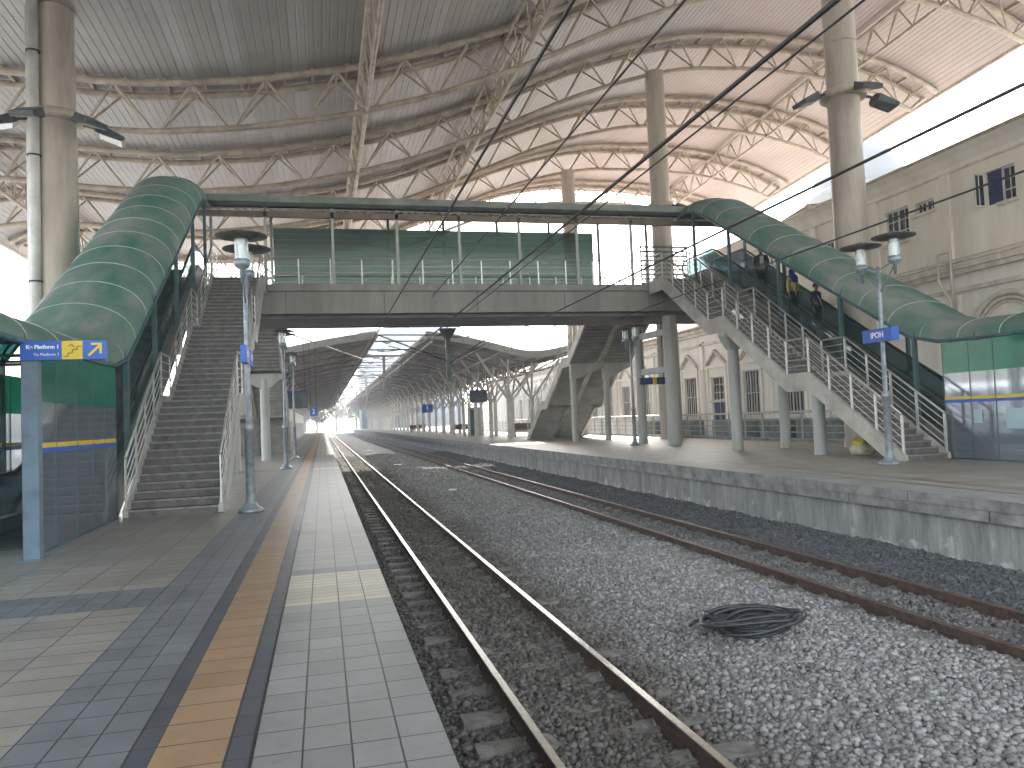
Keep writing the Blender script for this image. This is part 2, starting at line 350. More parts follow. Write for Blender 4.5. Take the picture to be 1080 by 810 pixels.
SUN = Vector((.46, 1.08, 1.0)).normalized()
el = math.asin(SUN.z); az = math.atan2(SUN.x, SUN.y)
w = bpy.data.worlds.new('World'); scene.world = w; w.use_nodes = True
nt = w.node_tree; bg = nt.nodes['Background']
sky = nt.nodes.new('ShaderNodeTexSky'); sky.sky_type = 'NISHITA'; sky.sun_disc = False
sky.sun_elevation = el; sky.sun_rotation = az; sky.air_density = 1.6; sky.dust_density = 3.0; sky.ozone_density = 1.5
hsw = nt.nodes.new('ShaderNodeHueSaturation'); hsw.inputs['Saturation'].default_value = .42
nt.links.new(sky.outputs[0], hsw.inputs['Color']); nt.links.new(hsw.outputs['Color'], bg.inputs[0]); bg.inputs[1].default_value = .15
sl = bpy.data.lights.new('sun', 'SUN'); sl.energy = 2.4; sl.angle = R(1.5); sl.color = (1.0, .95, .89)
so = bpy.data.objects.new('sun', sl); COL.objects.link(so); so.rotation_euler = SUN.to_track_quat('Z', 'Y').to_euler()
scene.view_settings.view_transform = 'Standard'; scene.view_settings.look = 'None'
scene.view_settings.exposure = 2.85; scene.view_settings.gamma = 1
scene.cycles.use_denoising = True
scene.cycles.max_bounces = 8; scene.cycles.diffuse_bounces = 6; scene.cycles.transparent_max_bounces = 16
scene.cycles.volume_bounces = 0; scene.cycles.caustics_reflective = False; scene.cycles.caustics_refractive = False
scene.cycles.sample_clamp_indirect = 6

# ------------------------------------------------------------------ the ground
mb = MB(); mb.box(-700, 700, -60, 1400, -1.3, -1.12); tag(mb.build('ground', M['earth']), kind='structure')
mb = MB(); mb.box(-18, -7.2, -30, 140, -1.1, -.004); tag(mb.build('road', M['tarmac']), kind='structure')
mb = MB(); mb.box(19.4, 62, -10, 240, -1.1, .0); tag(mb.build('forecourt', M['tarmac']), kind='structure')

# near platform: one slab, its paving laid in coloured tile strips
mats = [tile_mat('grey_tiles', (.275,.275,.27), .238, .293, .572, 7.27),
        tile_mat('dark_blue_grey_tiles', (.088,.093,.112), .12, .293, -.385, 7.27),
        tile_mat('ochre_tiles', (.36,.235,.135), .36, .293, -.87, 7.27),
        tile_mat('slate_tiles', (.19,.197,.215), .207, .293, -.99, 7.27),
        tile_mat('beige_tiles', (.32,.292,.262), .46, .293, -1.61, 7.27),
        tile_mat('cream_tiles', (.52,.465,.36), .238, .1465, .572, 7.27),
        M['concrete'],
        tile_mat('dark_band_tiles', (.15,.155,.17), .238, .293, .572, 7.27)]
xs = [(.57,-.385,0),(-.385,-.51,1),(-.51,-.87,2),(-.87,-.99,1),(-.99,-1.61,3),(-1.61,-7.2,4)]
period = 22.0
ycut = [-12.0]
bands = []
for k in range(-1, 9):
    b0 = 7.27+k*period
    bands.append((b0, b0+1.465, b0+1.465+.293))
for (a, b_, c_) in bands: ycut += [a, a+.586, b_, c_]
ycut = sorted(y for y in ycut if y <= 190)+[190.0]
mb = MB()
for j in range(len(ycut)-1):
    y0, y1 = ycut[j], ycut[j+1]; ym = (y0+y1)/2
    kind = None
    for (a, b_, c_) in bands:
        if a < ym < b_: kind = 'cream'
        elif b_ < ym < c_: kind = 'dark'
    for (xa, xb, mi) in xs:
        mm = mi
        if mi == 0 and kind == 'cream': mm = 5
        if mi == 0 and kind == 'dark': mm = 7
        if mi in (3, 4) and kind == 'cream' and (ym-bands[0][0]) % period > .6: mm = 3 if mi == 4 else 4 if False else 3
        mb.cur = mm
        mb.quadset([(xb,y0,0),(xa,y0,0),(xa,y1,0),(xb,y1,0)], [(0,1,2,3)])
mb.cur = 6
mb.quadset([(.57,-12,0),(.57,-12,-.14),(.57,190,-.14),(.57,190,0)], [(0,1,2,3)])
mb.quadset([(.57,-12,-.14),(.42,-12,-.14),(.42,190,-.14),(.57,190,-.14)], [(0,1,2,3)])
mb.quadset([(.42,-12,-.14),(.42,-12,-1.1),(.42,190,-1.1),(.42,190,-.14)], [(0,1,2,3)])
mb.quadset([(-7.2,-12,0),(-7.2,-12,-1.1),(-7.2,190,-1.1),(-7.2,190,0)], [(0,1,2,3)])
mb.quadset([(-7.2,190,0),(.57,190,0),(.57,190,-1.1),(-7.2,190,-1.1)], [(0,1,2,3)])
mb.quadset([(-7.2,-12,0),(.57,-12,0),(.57,-12,-1.1),(-7.2,-12,-1.1)], [(0,1,2,3)])
tag(mb.build('platform', mats), kind='structure')
mb = MB(); mb.box(-.392, -.380, -12, 190, .0005, .004); tag(mb.build('drainage_slot', M['black']), kind='structure')

# opposite platform
m_r = tile_mat('warm_grey_tiles', (.36,.33,.29), .6, .6, 10.2, 0, rough=.46)
m_r2 = tile_mat('edge_slabs', (.38,.39,.38), .6, 1.2, 9.2, 0, rough=.5)
m_r3 = tile_mat('brown_line_tiles', (.27,.20,.14), .2, .3, 10.0, 0, rough=.35)
mb = MB(); XE = 9.2
for (xa, xb, mi) in ((XE,10.0,1),(10.0,10.16,2),(10.16,10.55,1),(10.55,10.7,2),(10.7,19.4,0)):
    mb.cur = mi; mb.quadset([(xa,-12,ZR),(xb,-12,ZR),(xb,240,ZR),(xa,240,ZR)], [(0,1,2,3)])
mb.cur = 3
mb.quadset([(XE,-12,ZR),(XE,-12,ZR-.16),(XE,240,ZR-.16),(XE,240,ZR)], [(0,1,2,3)])
mb.quadset([(XE,-12,ZR-.16),(XE+.03,-12,ZR-.165),(XE+.03,240,ZR-.165),(XE,240,ZR-.16)], [(0,1,2,3)])
mb.quadset([(XE+.03,-12,ZR-.165),(XE+.03,-12,ZR-.33),(XE+.03,240,ZR-.33),(XE+.03,240,ZR-.165)], [(0,1,2,3)])
mb.quadset([(XE+.03,-12,ZR-.33),(XE+.2,-12,ZR-.33),(XE+.2,240,ZR-.33),(XE+.03,240,ZR-.33)], [(0,1,2,3)])
mb.cur = 4
mb.quadset([(XE+.2,-12,ZR-.33),(XE+.2,-12,-1.1),(XE+.2,240,-1.1),(XE+.2,240,ZR-.33)], [(0,1,2,3)])
mb.quadset([(19.4,-12,ZR),(19.4,240,ZR),(19.4,240,-1.1),(19.4,-12,-1.1)], [(0,1,2,3)])
mb.quadset([(XE,240,ZR),(19.4,240,ZR),(19.4,240,-1.1),(XE,240,-1.1)], [(0,1,2,3)])
tag(mb.build('platform', [m_r, m_r2, m_r3, M['coping'], M['pwall']]), kind='structure')

mb = MB()
for y in np.arange(-10.6, 120, 3.05):
    mb.box(XE-.003, XE+.02, y-.008, y+.008, ZR-.158, ZR-.004); mb.box(XE+.027, XE+.05, y+1.49, y+1.51, ZR-.329, ZR-.17)
tag(mb.build('platform_joints', M['darkmetal']), kind='structure')
# ballast: bed with gentle relief, loose stones near the camera
TR1, TR2 = 2.04, 6.93
def bed_z(x, y):
    z = -.925
    z = z + .10*np.exp(-((x-4.45)/.95)**2)
    z = z + .07*np.clip((x-8.2)/1.0, 0, 1) - .05*np.exp(-((x-.75)/.35)**2)
    for c in (TR1, TR2): z = z - .015*np.exp(-((x-c)/.45)**2)
    return z + .022*np.sin(x*3.1+y*1.7)*np.sin(y*.9-x*1.3) + .012*np.sin(x*7+y*5.3)
X, Y = np.meshgrid(np.linspace(.40, 9.42, 60), np.concatenate([np.linspace(-6, 30, 110), np.linspace(31, 420, 80)]))
Z = bed_z(X, Y); nx = X.shape[1]; ny = X.shape[0]
vs = np.stack([X.ravel(), Y.ravel(), Z.ravel()], 1)
fs = [(j*nx+i, j*nx+i+1, (j+1)*nx+i+1, (j+1)*nx+i) for j in range(ny-1) for i in range(nx-1)]
me = bpy.data.meshes.new('trackbed'); me.from_pydata(vs.tolist(), [], fs); me.materials.append(M['bed'])
me.polygons.foreach_set('use_smooth', [True]*len(fs))
o = bpy.data.objects.new('trackbed', me); COL.objects.link(o); tag(o, kind='structure')

def stones(name, y0, y1, dens, smin, smax, ico):
    n = int((y1-y0)*(9.37-.44)*dens)
    px = rng.uniform(.44, 9.37, n); py = rng.uniform(y0, y1, n)
    if ico:
        t = (1+5**.5)/2
        V = np.array([(-1,t,0),(1,t,0),(-1,-t,0),(1,-t,0),(0,-1,t),(0,1,t),(0,-1,-t),(0,1,-t),(t,0,-1),(t,0,1),(-t,0,-1),(-t,0,1)], float)/1.9
        F = np.array([(0,11,5),(0,5,1),(0,1,7),(0,7,10),(0,10,11),(1,5,9),(5,11,4),(11,10,2),(10,7,6),(7,1,8),(3,9,4),(3,4,2),(3,2,6),(3,6,8),(3,8,9),(4,9,5),(2,4,11),(6,2,10),(8,6,7),(9,8,1)])
    else:
        V = np.array([(1,0,0),(-1,0,0),(0,1,0),(0,-1,0),(0,0,1),(0,0,-1)], float)
        F = np.array([(0,2,4),(2,1,4),(1,3,4),(3,0,4),(2,0,5),(1,2,5),(3,1,5),(0,3,5)])
    k = len(V)
    s = rng.uniform(smin, smax, n)*rng.choice([.7,1,1,1.25], n)
    P = np.repeat(V[None], n, 0)*rng.uniform(.72, 1.22, (n, k, 1))
    P = P*np.stack([rng.uniform(.8,1.35,n), rng.uniform(.7,1.1,n), rng.uniform(.5,.95,n)], 1)[:, None, :]
    a = rng.uniform(0, 6.283, n); b = rng.uniform(-.6, .6, n)
    ca, sa, cb, sb = np.cos(a)[:,None], np.sin(a)[:,None], np.cos(b)[:,None], np.sin(b)[:,None]
    x, y, z = P[...,0], P[...,1], P[...,2]
    y, z = y*cb-z*sb, y*sb+z*cb; x, y = x*ca-y*sa, x*sa+y*ca
    base = bed_z(px, py)+rng.uniform(-.2, .75, n)*s
    # keep the sleeper ends and rails mostly clear
    for c in (TR1, TR2):
        d = np.abs(px-c); 
        nearrail = (np.abs(d-.535) < .06); s = np.where(nearrail, s*.0001, s)
        ys = np.mod(py, .62); onsl = (d < 1.0) & (np.abs(ys-.31) < .105)
        keep = np.where(d > .60, .30, .62 if c == TR1 else .7)
        s = np.where(onsl & (rng.uniform(0,1,n) > keep), s*.0001, s)
    x = px[:,None]+x*s[:,None]; y = py[:,None]+y*s[:,None]; z = base[:,None]+z*s[:,None]
    ok = s > .001
    x, y, z = x[ok], y[ok], z[ok]; n = int(ok.sum())
    co_ = np.stack([x, y, z], -1).reshape(-1, 3).astype(np.float32)
    fi = (F[None]+np.arange(n)[:, None, None]*k).reshape(-1).astype(np.int32)
    me = bpy.data.meshes.new(name); me.vertices.add(len(co_)); me.vertices.foreach_set('co', co_.ravel())
    nf = len(fi)//3; me.loops.add(len(fi)); me.loops.foreach_set('vertex_index', fi)
    me.polygons.add(nf); me.polygons.foreach_set('loop_start', np.arange(0, len(fi), 3, dtype=np.int32)); me.polygons.foreach_set('loop_total', np.full(nf, 3, dtype=np.int32))
    me.materials.append(M['stone']); me.update(calc_edges=True); me.validate()
    o = bpy.data.objects.new(name, me); COL.objects.link(o)
    return tag(o, 'loose grey crushed stone covering the track bed between the platforms', 'gravel', kind='stuff')
stones('gravel', 1.5, 14, 1000, .018, .033, True)
stones('gravel', 14, 30, 520, .026, .042, False)
stones('gravel', 30, 62, 130, .036, .056, False)

# tracks
def track(xc, label, top_m, wood=False):
    t = empty('railway_track', (xc, 0, -.93), label, 'railway track', 'railway tracks')
    for sx in (-.535, .535):
        x = xc+sx; zt = -.78
        mb = MB()
        pr = [(x-.062,zt-.135),(x+.062,zt-.135),(x+.062,zt-.122),(x+.012,zt-.105),(x+.010,zt-.04),(x+.034,zt-.032),(x+.034,zt-.008),(x-.034,zt-.008),(x-.034,zt-.032),(x-.010,zt-.04),(x-.012,zt-.105),(x-.062,zt-.122)]
        mb.prism_y(pr, -8, 330); rl = mb.build('rail', M['rust'], t)
        mb = MB(); mb.prism_y([(x-.034,zt-.008),(x+.034,zt-.008),(x+.030,zt),(x-.030,zt)], -8, 330)
        mb.build('rail_head', top_m, rl)
    def sl(y):
        mb = MB()
        mb.prism_y([(xc-1.0,-1.05),(xc+1.0,-1.05),(xc+.98,-.898),(xc+.40,-.897),(xc+.3,-.935),(xc-.3,-.935),(xc-.40,-.897),(xc-.98,-.898)], y-.11, y+.11)
        for sx in (-.535, .535):
            for d in (-.075, .075):
                mb.tube([(xc+sx+d, y-.04, -.905), (xc+sx+d, y-.04, -.875), (xc+sx+d*.7, y+.04, -.875), (xc+sx+d, y+.05, -.9)], .012, 5)
        return mb
    rest = MB(); k = 0
    y = .31-.62*3
    while y < 160:
        if 1.5 < y and k < 96: sl(y).build('sleeper', M['sleeper'], t); k += 1
        else: rest.box(xc-1, xc+1, y-.11, y+.11, -1.05, -.91)
        y += .62
    rest.build('sleeper', M['sleeper'], t, kind='stuff')
track(TR1, 'railway track with bright polished rails right beside the near tiled platform edge', M['railtop'])
track(TR2, 'railway track with dull rusty brown rails beside the high concrete platform wall', M['railtop_dull'])

# ------------------------------------------------------------------ the great roof
prof = [(-18.6,13.3),(-17.9,14.0),(-16,14.55),(-13.5,14.75),(-10,14.45),(-6.2,14.3),(-2.4,14.65),(1.3,15.35),(5,16.4),(8.8,17.9),(12.8,19.75),(15,20.6),(17.6,21.45),(20,22.0),(24.8,22.3),(29,22.0),(32.8,21.15),(35.2,20.15),(36.2,19.6)]
px_ = np.array([p[0] for p in prof]); pz_ = np.array([p[1] for p in prof])
fx = np.linspace(px_[0], px_[-1], 1200); fz = np.interp(fx, px_, pz_)
ker = np.hanning(61); ker /= ker.sum(); pad = 30
fz = np.convolve(np.pad(fz, pad, mode='reflect', reflect_type='odd'), ker, 'valid')
def rz(x, y):
    wv = min(1, max(0, (x-8)/18.)); wv = wv*wv*(3-2*wv)
    return float(np.interp(x, fx, fz)) - .055*(y-38)*wv
RX0, RX1 = -18.6, 36.2
SP = 7.6; arches = [38-2*SP-1.3+.0, 30.4, 38, 45.6, 53.2, 60.8]
arches = [-9.6, -2.0, 5.6, 13.2, 20.9, 30.4, 38, 45.6, 53.2, 60.8]
roof = empty('station_roof', (9, 30, 14), 'huge wave shaped metal roof on arched lattice trusses spanning both platforms and tracks', 'roof')
shA = pbr('shaded_grey_roof_sheet', (.33,.308,.29), .5, var=.08, scale=.4); shB = pbr('lighter_roof_sheet', (.40,.385,.37), .5, var=.06, scale=.4)  # grey carries the dimmer light of the left side; lighter strips are sheet colour
shC = pbr('bounce_lit_pink_roof_sheet', (.46,.39,.355), .55, var=.06, scale=.3); shD = pbr('part_lit_pale_roof_sheet', (.43,.385,.355), .5, var=.05, scale=.4)  # pink and pale tones paint in the warm bounce light on the right
def band_sheet(parent):
    ys = list(np.linspace(-12, 62.6, 26)); mb = MB(); pitch = .28
    nr = int((RX1-RX0)/pitch); prev = 0
    patt = [(0,0),(.20,0),(.22,.018),(.26,.018)]
    xsx = []; 
    for i in range(nr):
        for (dx, dz) in patt: xsx.append((RX0+(i*pitch)+dx, dz, i))
    xsx.append((RX1, 0, nr-1)); n = len(xsx)
    vs = [(x, y, rz(x, y)+.12+dz) for y in ys for (x, dz, i) in xsx]
    b = len(mb.v); mb.v.extend(vs)
    lot = {}
    for j in range(len(ys)-1):
        for k in range(n-1):
            i = xsx[k][2]; x = xsx[k][0]
            key = (i//2, j//4)
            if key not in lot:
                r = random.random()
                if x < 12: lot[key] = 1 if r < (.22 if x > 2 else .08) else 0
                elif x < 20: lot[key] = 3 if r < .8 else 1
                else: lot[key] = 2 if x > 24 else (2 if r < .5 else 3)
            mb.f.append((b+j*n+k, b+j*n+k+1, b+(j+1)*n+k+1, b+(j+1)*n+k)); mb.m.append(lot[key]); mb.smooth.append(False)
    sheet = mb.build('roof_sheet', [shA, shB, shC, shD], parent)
    mb = MB(); xs2 = np.linspace(RX0, RX1, 90); m2 = len(xs2)
    vs = [(x, y, rz(x, y)+.30) for y in ys for x in xs2]
    mb.quadset(vs, [(j*m2+k, j*m2+k+1, (j+1)*m2+k+1, (j+1)*m2+k) for j in range(len(ys)-1) for k in range(m2-1)], True)
    mb.build('roof_cladding', M['canopy_top'], parent)
    mb = MB()
    mb.tube([(RX1+.02, y, rz(RX1, y)+.16) for y in ys], .13, 8); mb.tube([(RX0-.02, y, rz(RX0, y)+.16) for y in ys], .13, 8)
    mb.tube([(x, 62.7, rz(x, 62.7)+.18) for x in xs2], .13, 8); mb.tube([(x, -12.1, rz(x, -12.1)+.18) for x in xs2], .13, 8)
    mb.build('roof_edge', M['truss'], parent)
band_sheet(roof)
def arch(y):
    xt = np.arange(-17.4, 35.6, 2.62)
    a = None
    mb = MB()
    xx = np.linspace(-18.2, 35.8, 60)
    mb.tube([(x, y-.6, rz(x, y-.6)-.06) for x in xx], .145, 8)
    a = mb.build('arch_truss', M['truss'], roof)
    mb = MB(); mb.tube([(x, y+.6, rz(x, y+.6)-.06) for x in xx], .145, 8)
    for x in np.arange(-17, 35, 1.31): mb.box(x-.05, x+.05, y-.72, y+.72, rz(x, y)-.0, rz(x, y)+.10)
    mb.build('top_chord', M['truss'], a)
    xb = np.linspace(-16.2, 34.4, 56)
    pts = [(x, y, rz(x, y)-1.62) for x in xb]
    pts = [(-17.6, y, rz(-17.6, y)-.5)]+pts+[(35.4, y, rz(35.4, y)-.4)]
    mb = MB(); mb.tube(pts, .125, 8); mb.build('bottom_chord', M['truss'], a)
    mb = MB()
    for i, x in enumerate(xt):
        for sy in (-.6, .6):
            top = (x, y+sy, rz(x, y+sy)-.1)
            for d in (-1.18, 1.18):
                if -16.4 < x+d < 34.6: mb.tube([top, (x+d, y, rz(x+d, y)-1.6)], .050, 6, cap=False)
        mb.tube([(x, y-.6, rz(x, y-.6)-.1), (x, y+.6, rz(x, y+.6)-.1)], .04, 6, cap=False)
    mb.build('lattice', M['truss'], a)
for y in arches: arch(y)
def long_truss(x, w=.45, d=1.45):
    ys = np.linspace(-11, 61.6, 50)
    mb = MB()
    for sx in (-w, w): mb.tube([(x+sx, y, rz(x+sx, y)-.16) for y in ys], .085, 7)
    a = mb.build('spine_truss', M['truss'], roof)
    mb = MB(); mb.tube([(x, y, rz(x, y)-.14-d) for y in ys], .085, 7); mb.build('bottom_chord', M['truss'], a)
    mb = MB(); yy = np.arange(-10.6, 61.5, 1.9)
    for y in yy:
        for sx in (-w, w):
            for dd in (-.95, .95): mb.tube([(x+sx, y, rz(x+sx, y)-.16), (x, y+dd, rz(x, y+dd)-.14-d)], .034, 5, cap=False)
    mb.build('lattice', M['truss'], a)
long_truss(-14.2); long_truss(2.05, .2, 1.5); long_truss(8.35, .42)
long_truss(29.6, .05, 1.5)

def big_column(x, y, z0, top, label, pipe=False, zc=12.2):
    c = empty('roof_column', (x, y, z0), label, 'column', 'tall round columns carrying the big roof')
    mb = MB(); mb.lathe((x, y, z0), [(.66,0),(.62,.05),(.60,.3),(.585,.35),(.57,6),(.54,9),(.50,top-z0-1.5),(.50,top-z0)], 32)
    mb.build('shaft', M['column'], c)
    mb = MB(); mb.lathe((x, y, zc), [(.50,-.12),(.74,-.12),(.78,-.06),(.78,.06),(.74,.12),(.50,.12)], 28); mb.build('collar', M['truss'], c)
    if pipe:
        mb = MB(); mb.tube([(x-.46, y-.52, z0), (x-.46, y-.52, top)], .15, 14); mb.tube([(x-.66, y-.20, z0), (x-.66, y-.20, top)], .10, 10)
        pp = mb.build('downpipe', M['whitepaint'], c)
        mb = MB()
        for z in (2.4, 6.1, 9.8, 12.9):
            mb.tube([(x-.46+.175*math.cos(t), y-.52+.175*math.sin(t), z) for t in np.linspace(0, 6.283, 15)], .022, 6)
        mb.build('pipe_clamp', M['black'], pp)
    else:
        mb = MB(); mb.lathe((x, y, 14), [(.50,-.02),(.545,-.02),(.545,.02),(.50,.02)], 28); mb.build('joint_ring', M['truss'], c)
    return c
def floodlight(x, y, z, ang, label):
    f = empty('floodlight', (x+.78*math.cos(ang), y+.78*math.sin(ang), z), label, 'floodlight', 'floodlights fixed round the tall columns')
    d = Vector((math.cos(ang), math.sin(ang), 0)); s = Vector((-d.y, d.x, 0)); p = Vector((x, y, z))
    mb = MB(); mb.tube([p+d*.70, p+d*.98+Vector((0,0,-.05)), p+d*1.1+Vector((0,0,-.16))], .05, 7); mb.build('bracket', M['darkmetal'], f)
    c = p+d*1.42+Vector((0,0,-.26)); axis = (d*.88+Vector((0,0,-.38))).normalized(); n = s.cross(axis).normalized()
    mb = MB(); vs = []
    for (t, ww, hh) in ((-.42,.16,.11),(-.30,.27,.14),(.42,.33,.07)):
        for (i, j) in ((-1,-1),(1,-1),(1,1),(-1,1)): vs.append(c+axis*t+s*ww*i+n*hh*j)
    mb.quadset(vs, [(0,1,2,3),(11,10,9,8)]+[(r*4+i, r*4+4+i, r*4+4+(i+1)%4, r*4+(i+1)%4) for r in (0,1) for i in range(4)])
    mb.build('housing', M['darkmetal'], f)
    sgn = -1 if n.z > 0 else 1
    mb = MB(); q = [c+axis*t+s*ww*i+n*(hh+.006)*sgn for (t, ww, hh, i) in ((-.26,.22,.135,-1),(-.26,.22,.135,1),(.38,.29,.074,1),(.38,.29,.074,-1))]
    q2 = [v_+n*sgn*.004 for v_ in q]; mb.quadset(q+q2, [(0,1,2,3),(7,6,5,4),(0,4,5,1),(1,5,6,2),(2,6,7,3),(3,7,4,0)]); mb.build('lens', M['pane'], f)
    return f
big_column(-7.45, 25.3, 0, rz(-7.45, 25.3)+.1, 'thick beige column with a white downpipe strapped to it, far left beside the green escalator cover', True, 11.1)
for a, t_ in ((200,'leftmost floodlight of the cluster on the thick column with the downpipe'),(258,'floodlight facing the track bed side, lowest of three on the downpipe column'),(320,'dark floodlight at right of the collar on the downpipe column'),(10,'floodlight tucked behind the collar of the downpipe column')):
    floodlight(-7.45, 25.3, 11.0, R(a), t_)
big_column(17.75, 22.6, ZR, rz(17.75, 22.6)-1.5, 'tall beige column standing through the right hand escalator cover, nearest on the far platform', False, 12.2)
for a, t_ in ((182,'floodlight reaching out to the left of the nearest right hand column'),(262,'floodlight on the front of the nearest right hand column'),(350,'floodlight angled up to the right of the nearest right hand column')):
    floodlight(17.75, 22.6, 12.2, R(a), t_)
big_column(18.05, 38, ZR, rz(18.05, 38)-1.55, 'beige roof column rising behind the right end of the footbridge', False, 12.6)
for a, t_ in ((190,'floodlight on the left of the column behind the footbridge end'),(300,'floodlight in front of the column behind the footbridge end'),(350,'floodlight on the right of the column behind the footbridge end')):
    floodlight(18.05, 38, 12.55, R(a), t_)
big_column(18.0, 53.2, ZR, rz(18.0, 53.2)-1.55, 'furthest beige roof column, seen over the middle of the footbridge', False, 12.6)

# ------------------------------------------------------------------ generic railing
def railing(parent, x, pts, h=1.0, step=1.05, n=4, mats=('steel','handrail')):
    mb = MB()
    for i in range(len(pts)-1):
        (y0, z0), (y1, z1) = pts[i], pts[i+1]; L_ = math.hypot(y1-y0, z1-z0); k = max(1, round(L_/step))
        for j in range(k+(1 if i == len(pts)-2 else 0)):
            t = j/k; y = y0+(y1-y0)*t; z = z0+(z1-z0)*t
            mb = MB(); mb.box(x-.014, x+.014, y-.038, y+.038, z, z+h-.02); mb.build('railing_post', M[mats[0]], parent)
    mb = MB(); mb.tube([(x, y, z+h) for y, z in pts], .030, 8); mb.build('handrail', M[mats[1]], parent)
    mb = MB()
    for q in range(1, n+1):
        hh = h*q/(n+1); mb.tube([(x+.02, y, z+hh) for y, z in pts], .011, 6)
    mb.build('rail_bar', M[mats[0]], parent)

def stair_path(yb, z0, d, flights=3):
    # returns corner points (y,z) : base, top of flight 1, end of landing ...
    rise = (DECK-z0)/flights; run = 3.62; land = 1.08
    pts = [(yb, z0)]; y = yb; z = z0
    for i in range(flights):
        y += d*run; z += rise; pts.append((y, z))
        if i < flights-1: y += d*land; pts.append((y, z))
    return pts
def staircase(x0, x1, yb, z0, d, label, rails=(True, True), end=None, spine=False):
    s = empty('staircase', ((x0+x1)/2, yb, z0), label, 'stairs', 'stairs up to the footbridge')
    P = stair_path(yb, z0, d)
    top = []; nst = 15
    y, z = P[0]; top.append((y, z))
    for i in range(0, len(P)-1):
        (ya, za), (yc, zc) = P[i], P[i+1]
        if zc > za+.1:
            for k in range(nst):
                zz = za+(zc-za)*(k+1)/nst; yy = ya+(yc-ya)*k/nst; top += [(yy, zz-.035), (yy-d*.03, zz-.036), (yy-d*.03, zz), (ya+(yc-ya)*(k+1)/nst, zz)]
        else: top.append((yc, zc))
    if end is not None: top.append((end, P[-1][1]))
    bot = [(yy+d*.17, zz-.17) for yy, zz in top]
    bot[0] = (top[0][0]+d*.17, z0+.001); bot[1] = (top[0][0]+d*.17, z0+.002)
    mb = MB(); mb.band_x(top, bot, x0+.02, x1-.02); nn = len(top)-1; mb.m = [((4 if abs(top[q//4][1]-top[q//4+1][1]) < 1e-4 else 1) if q%4 == 3 else 2+(abs(top[q//4][1]-top[q//4+1][1]) < .05) if (q%4 == 2 and abs(top[q//4][0]-top[q//4+1][0]) < 1e-6) else 0) if q < 4*nn else 0 for q in range(len(mb.f))]; mb.build('steps', [M['tread'], M['stair_under'], M['nosing'], M['strip'], M['under_shade']], s)
    PP = P+([(end, P[-1][1])] if end is not None else [])
    tp = [(y, z+.14) for y, z in PP]; bt = [(y, z-.40) for y, z in PP]
    bt[0] = (PP[0][0]+d*.55, z0+.001); tp[0] = (PP[0][0]-d*.02, z0+.16)
    tp = [(PP[0][0]-d*.04, z0+.02)]+tp; bt = [(PP[0][0]-d*.0, z0+.001)]+bt
    for xa, xb in ((x0-.08, x0+.02), (x1-.02, x1+.08)):
        mb = MB(); mb.band_x(tp, bt, xa, xb); mb.build('stringer', M['stringer'], s)
    if spine:
        mb = MB(); q = [(y+d*.12, z-.36) for y, z in PP[:]]; q2 = [(y, z-.20) for y, z in q]
        mb.band_x(q, q2, (x0+x1)/2-.0, (x0+x1)/2+.0001)
    RP = [(P[0][0]+d*.05, z0+.14)]+[(y, z+.14) for y, z in P[1:]]+([(end, P[-1][1]+.14)] if end is not None else [])
    if rails[0]: railing(s, x0-.03, RP)
    if rails[1]: railing(s, x1+.03, RP)
    return s
YN, YF = 30.3, 34.2
staircase(-3.62, -1.98, 16.0, 0, 1, 'dark staircase with steel rails climbing from the near platform beside the left green cover', end=YN)
staircase(13.74, 14.92, 16.0, ZR, 1, 'staircase with pale side beams on the right, in front of the escalator with people', end=YN)
staircase(-3.55, -1.95, 50.2, 0, -1, 'ribbed underside staircase descending behind the footbridge on the near platform', end=YF)
staircase(13.40, 15.05, 50.2, ZR, -1, 'far stairs seen from below behind the footbridge end, the run nearer the tracks', end=YF)
staircase(15.25, 16.90, 50.2, ZR, -1, 'far stairs seen from below behind the footbridge end, the run nearer the old building', end=YF, rails=(False, True))
staircase(-5.45, -3.75, 50.2, 0, -1, 'outer ribbed staircase behind the footbridge on the near platform, away from the tracks', end=YF, rails=(True, False))

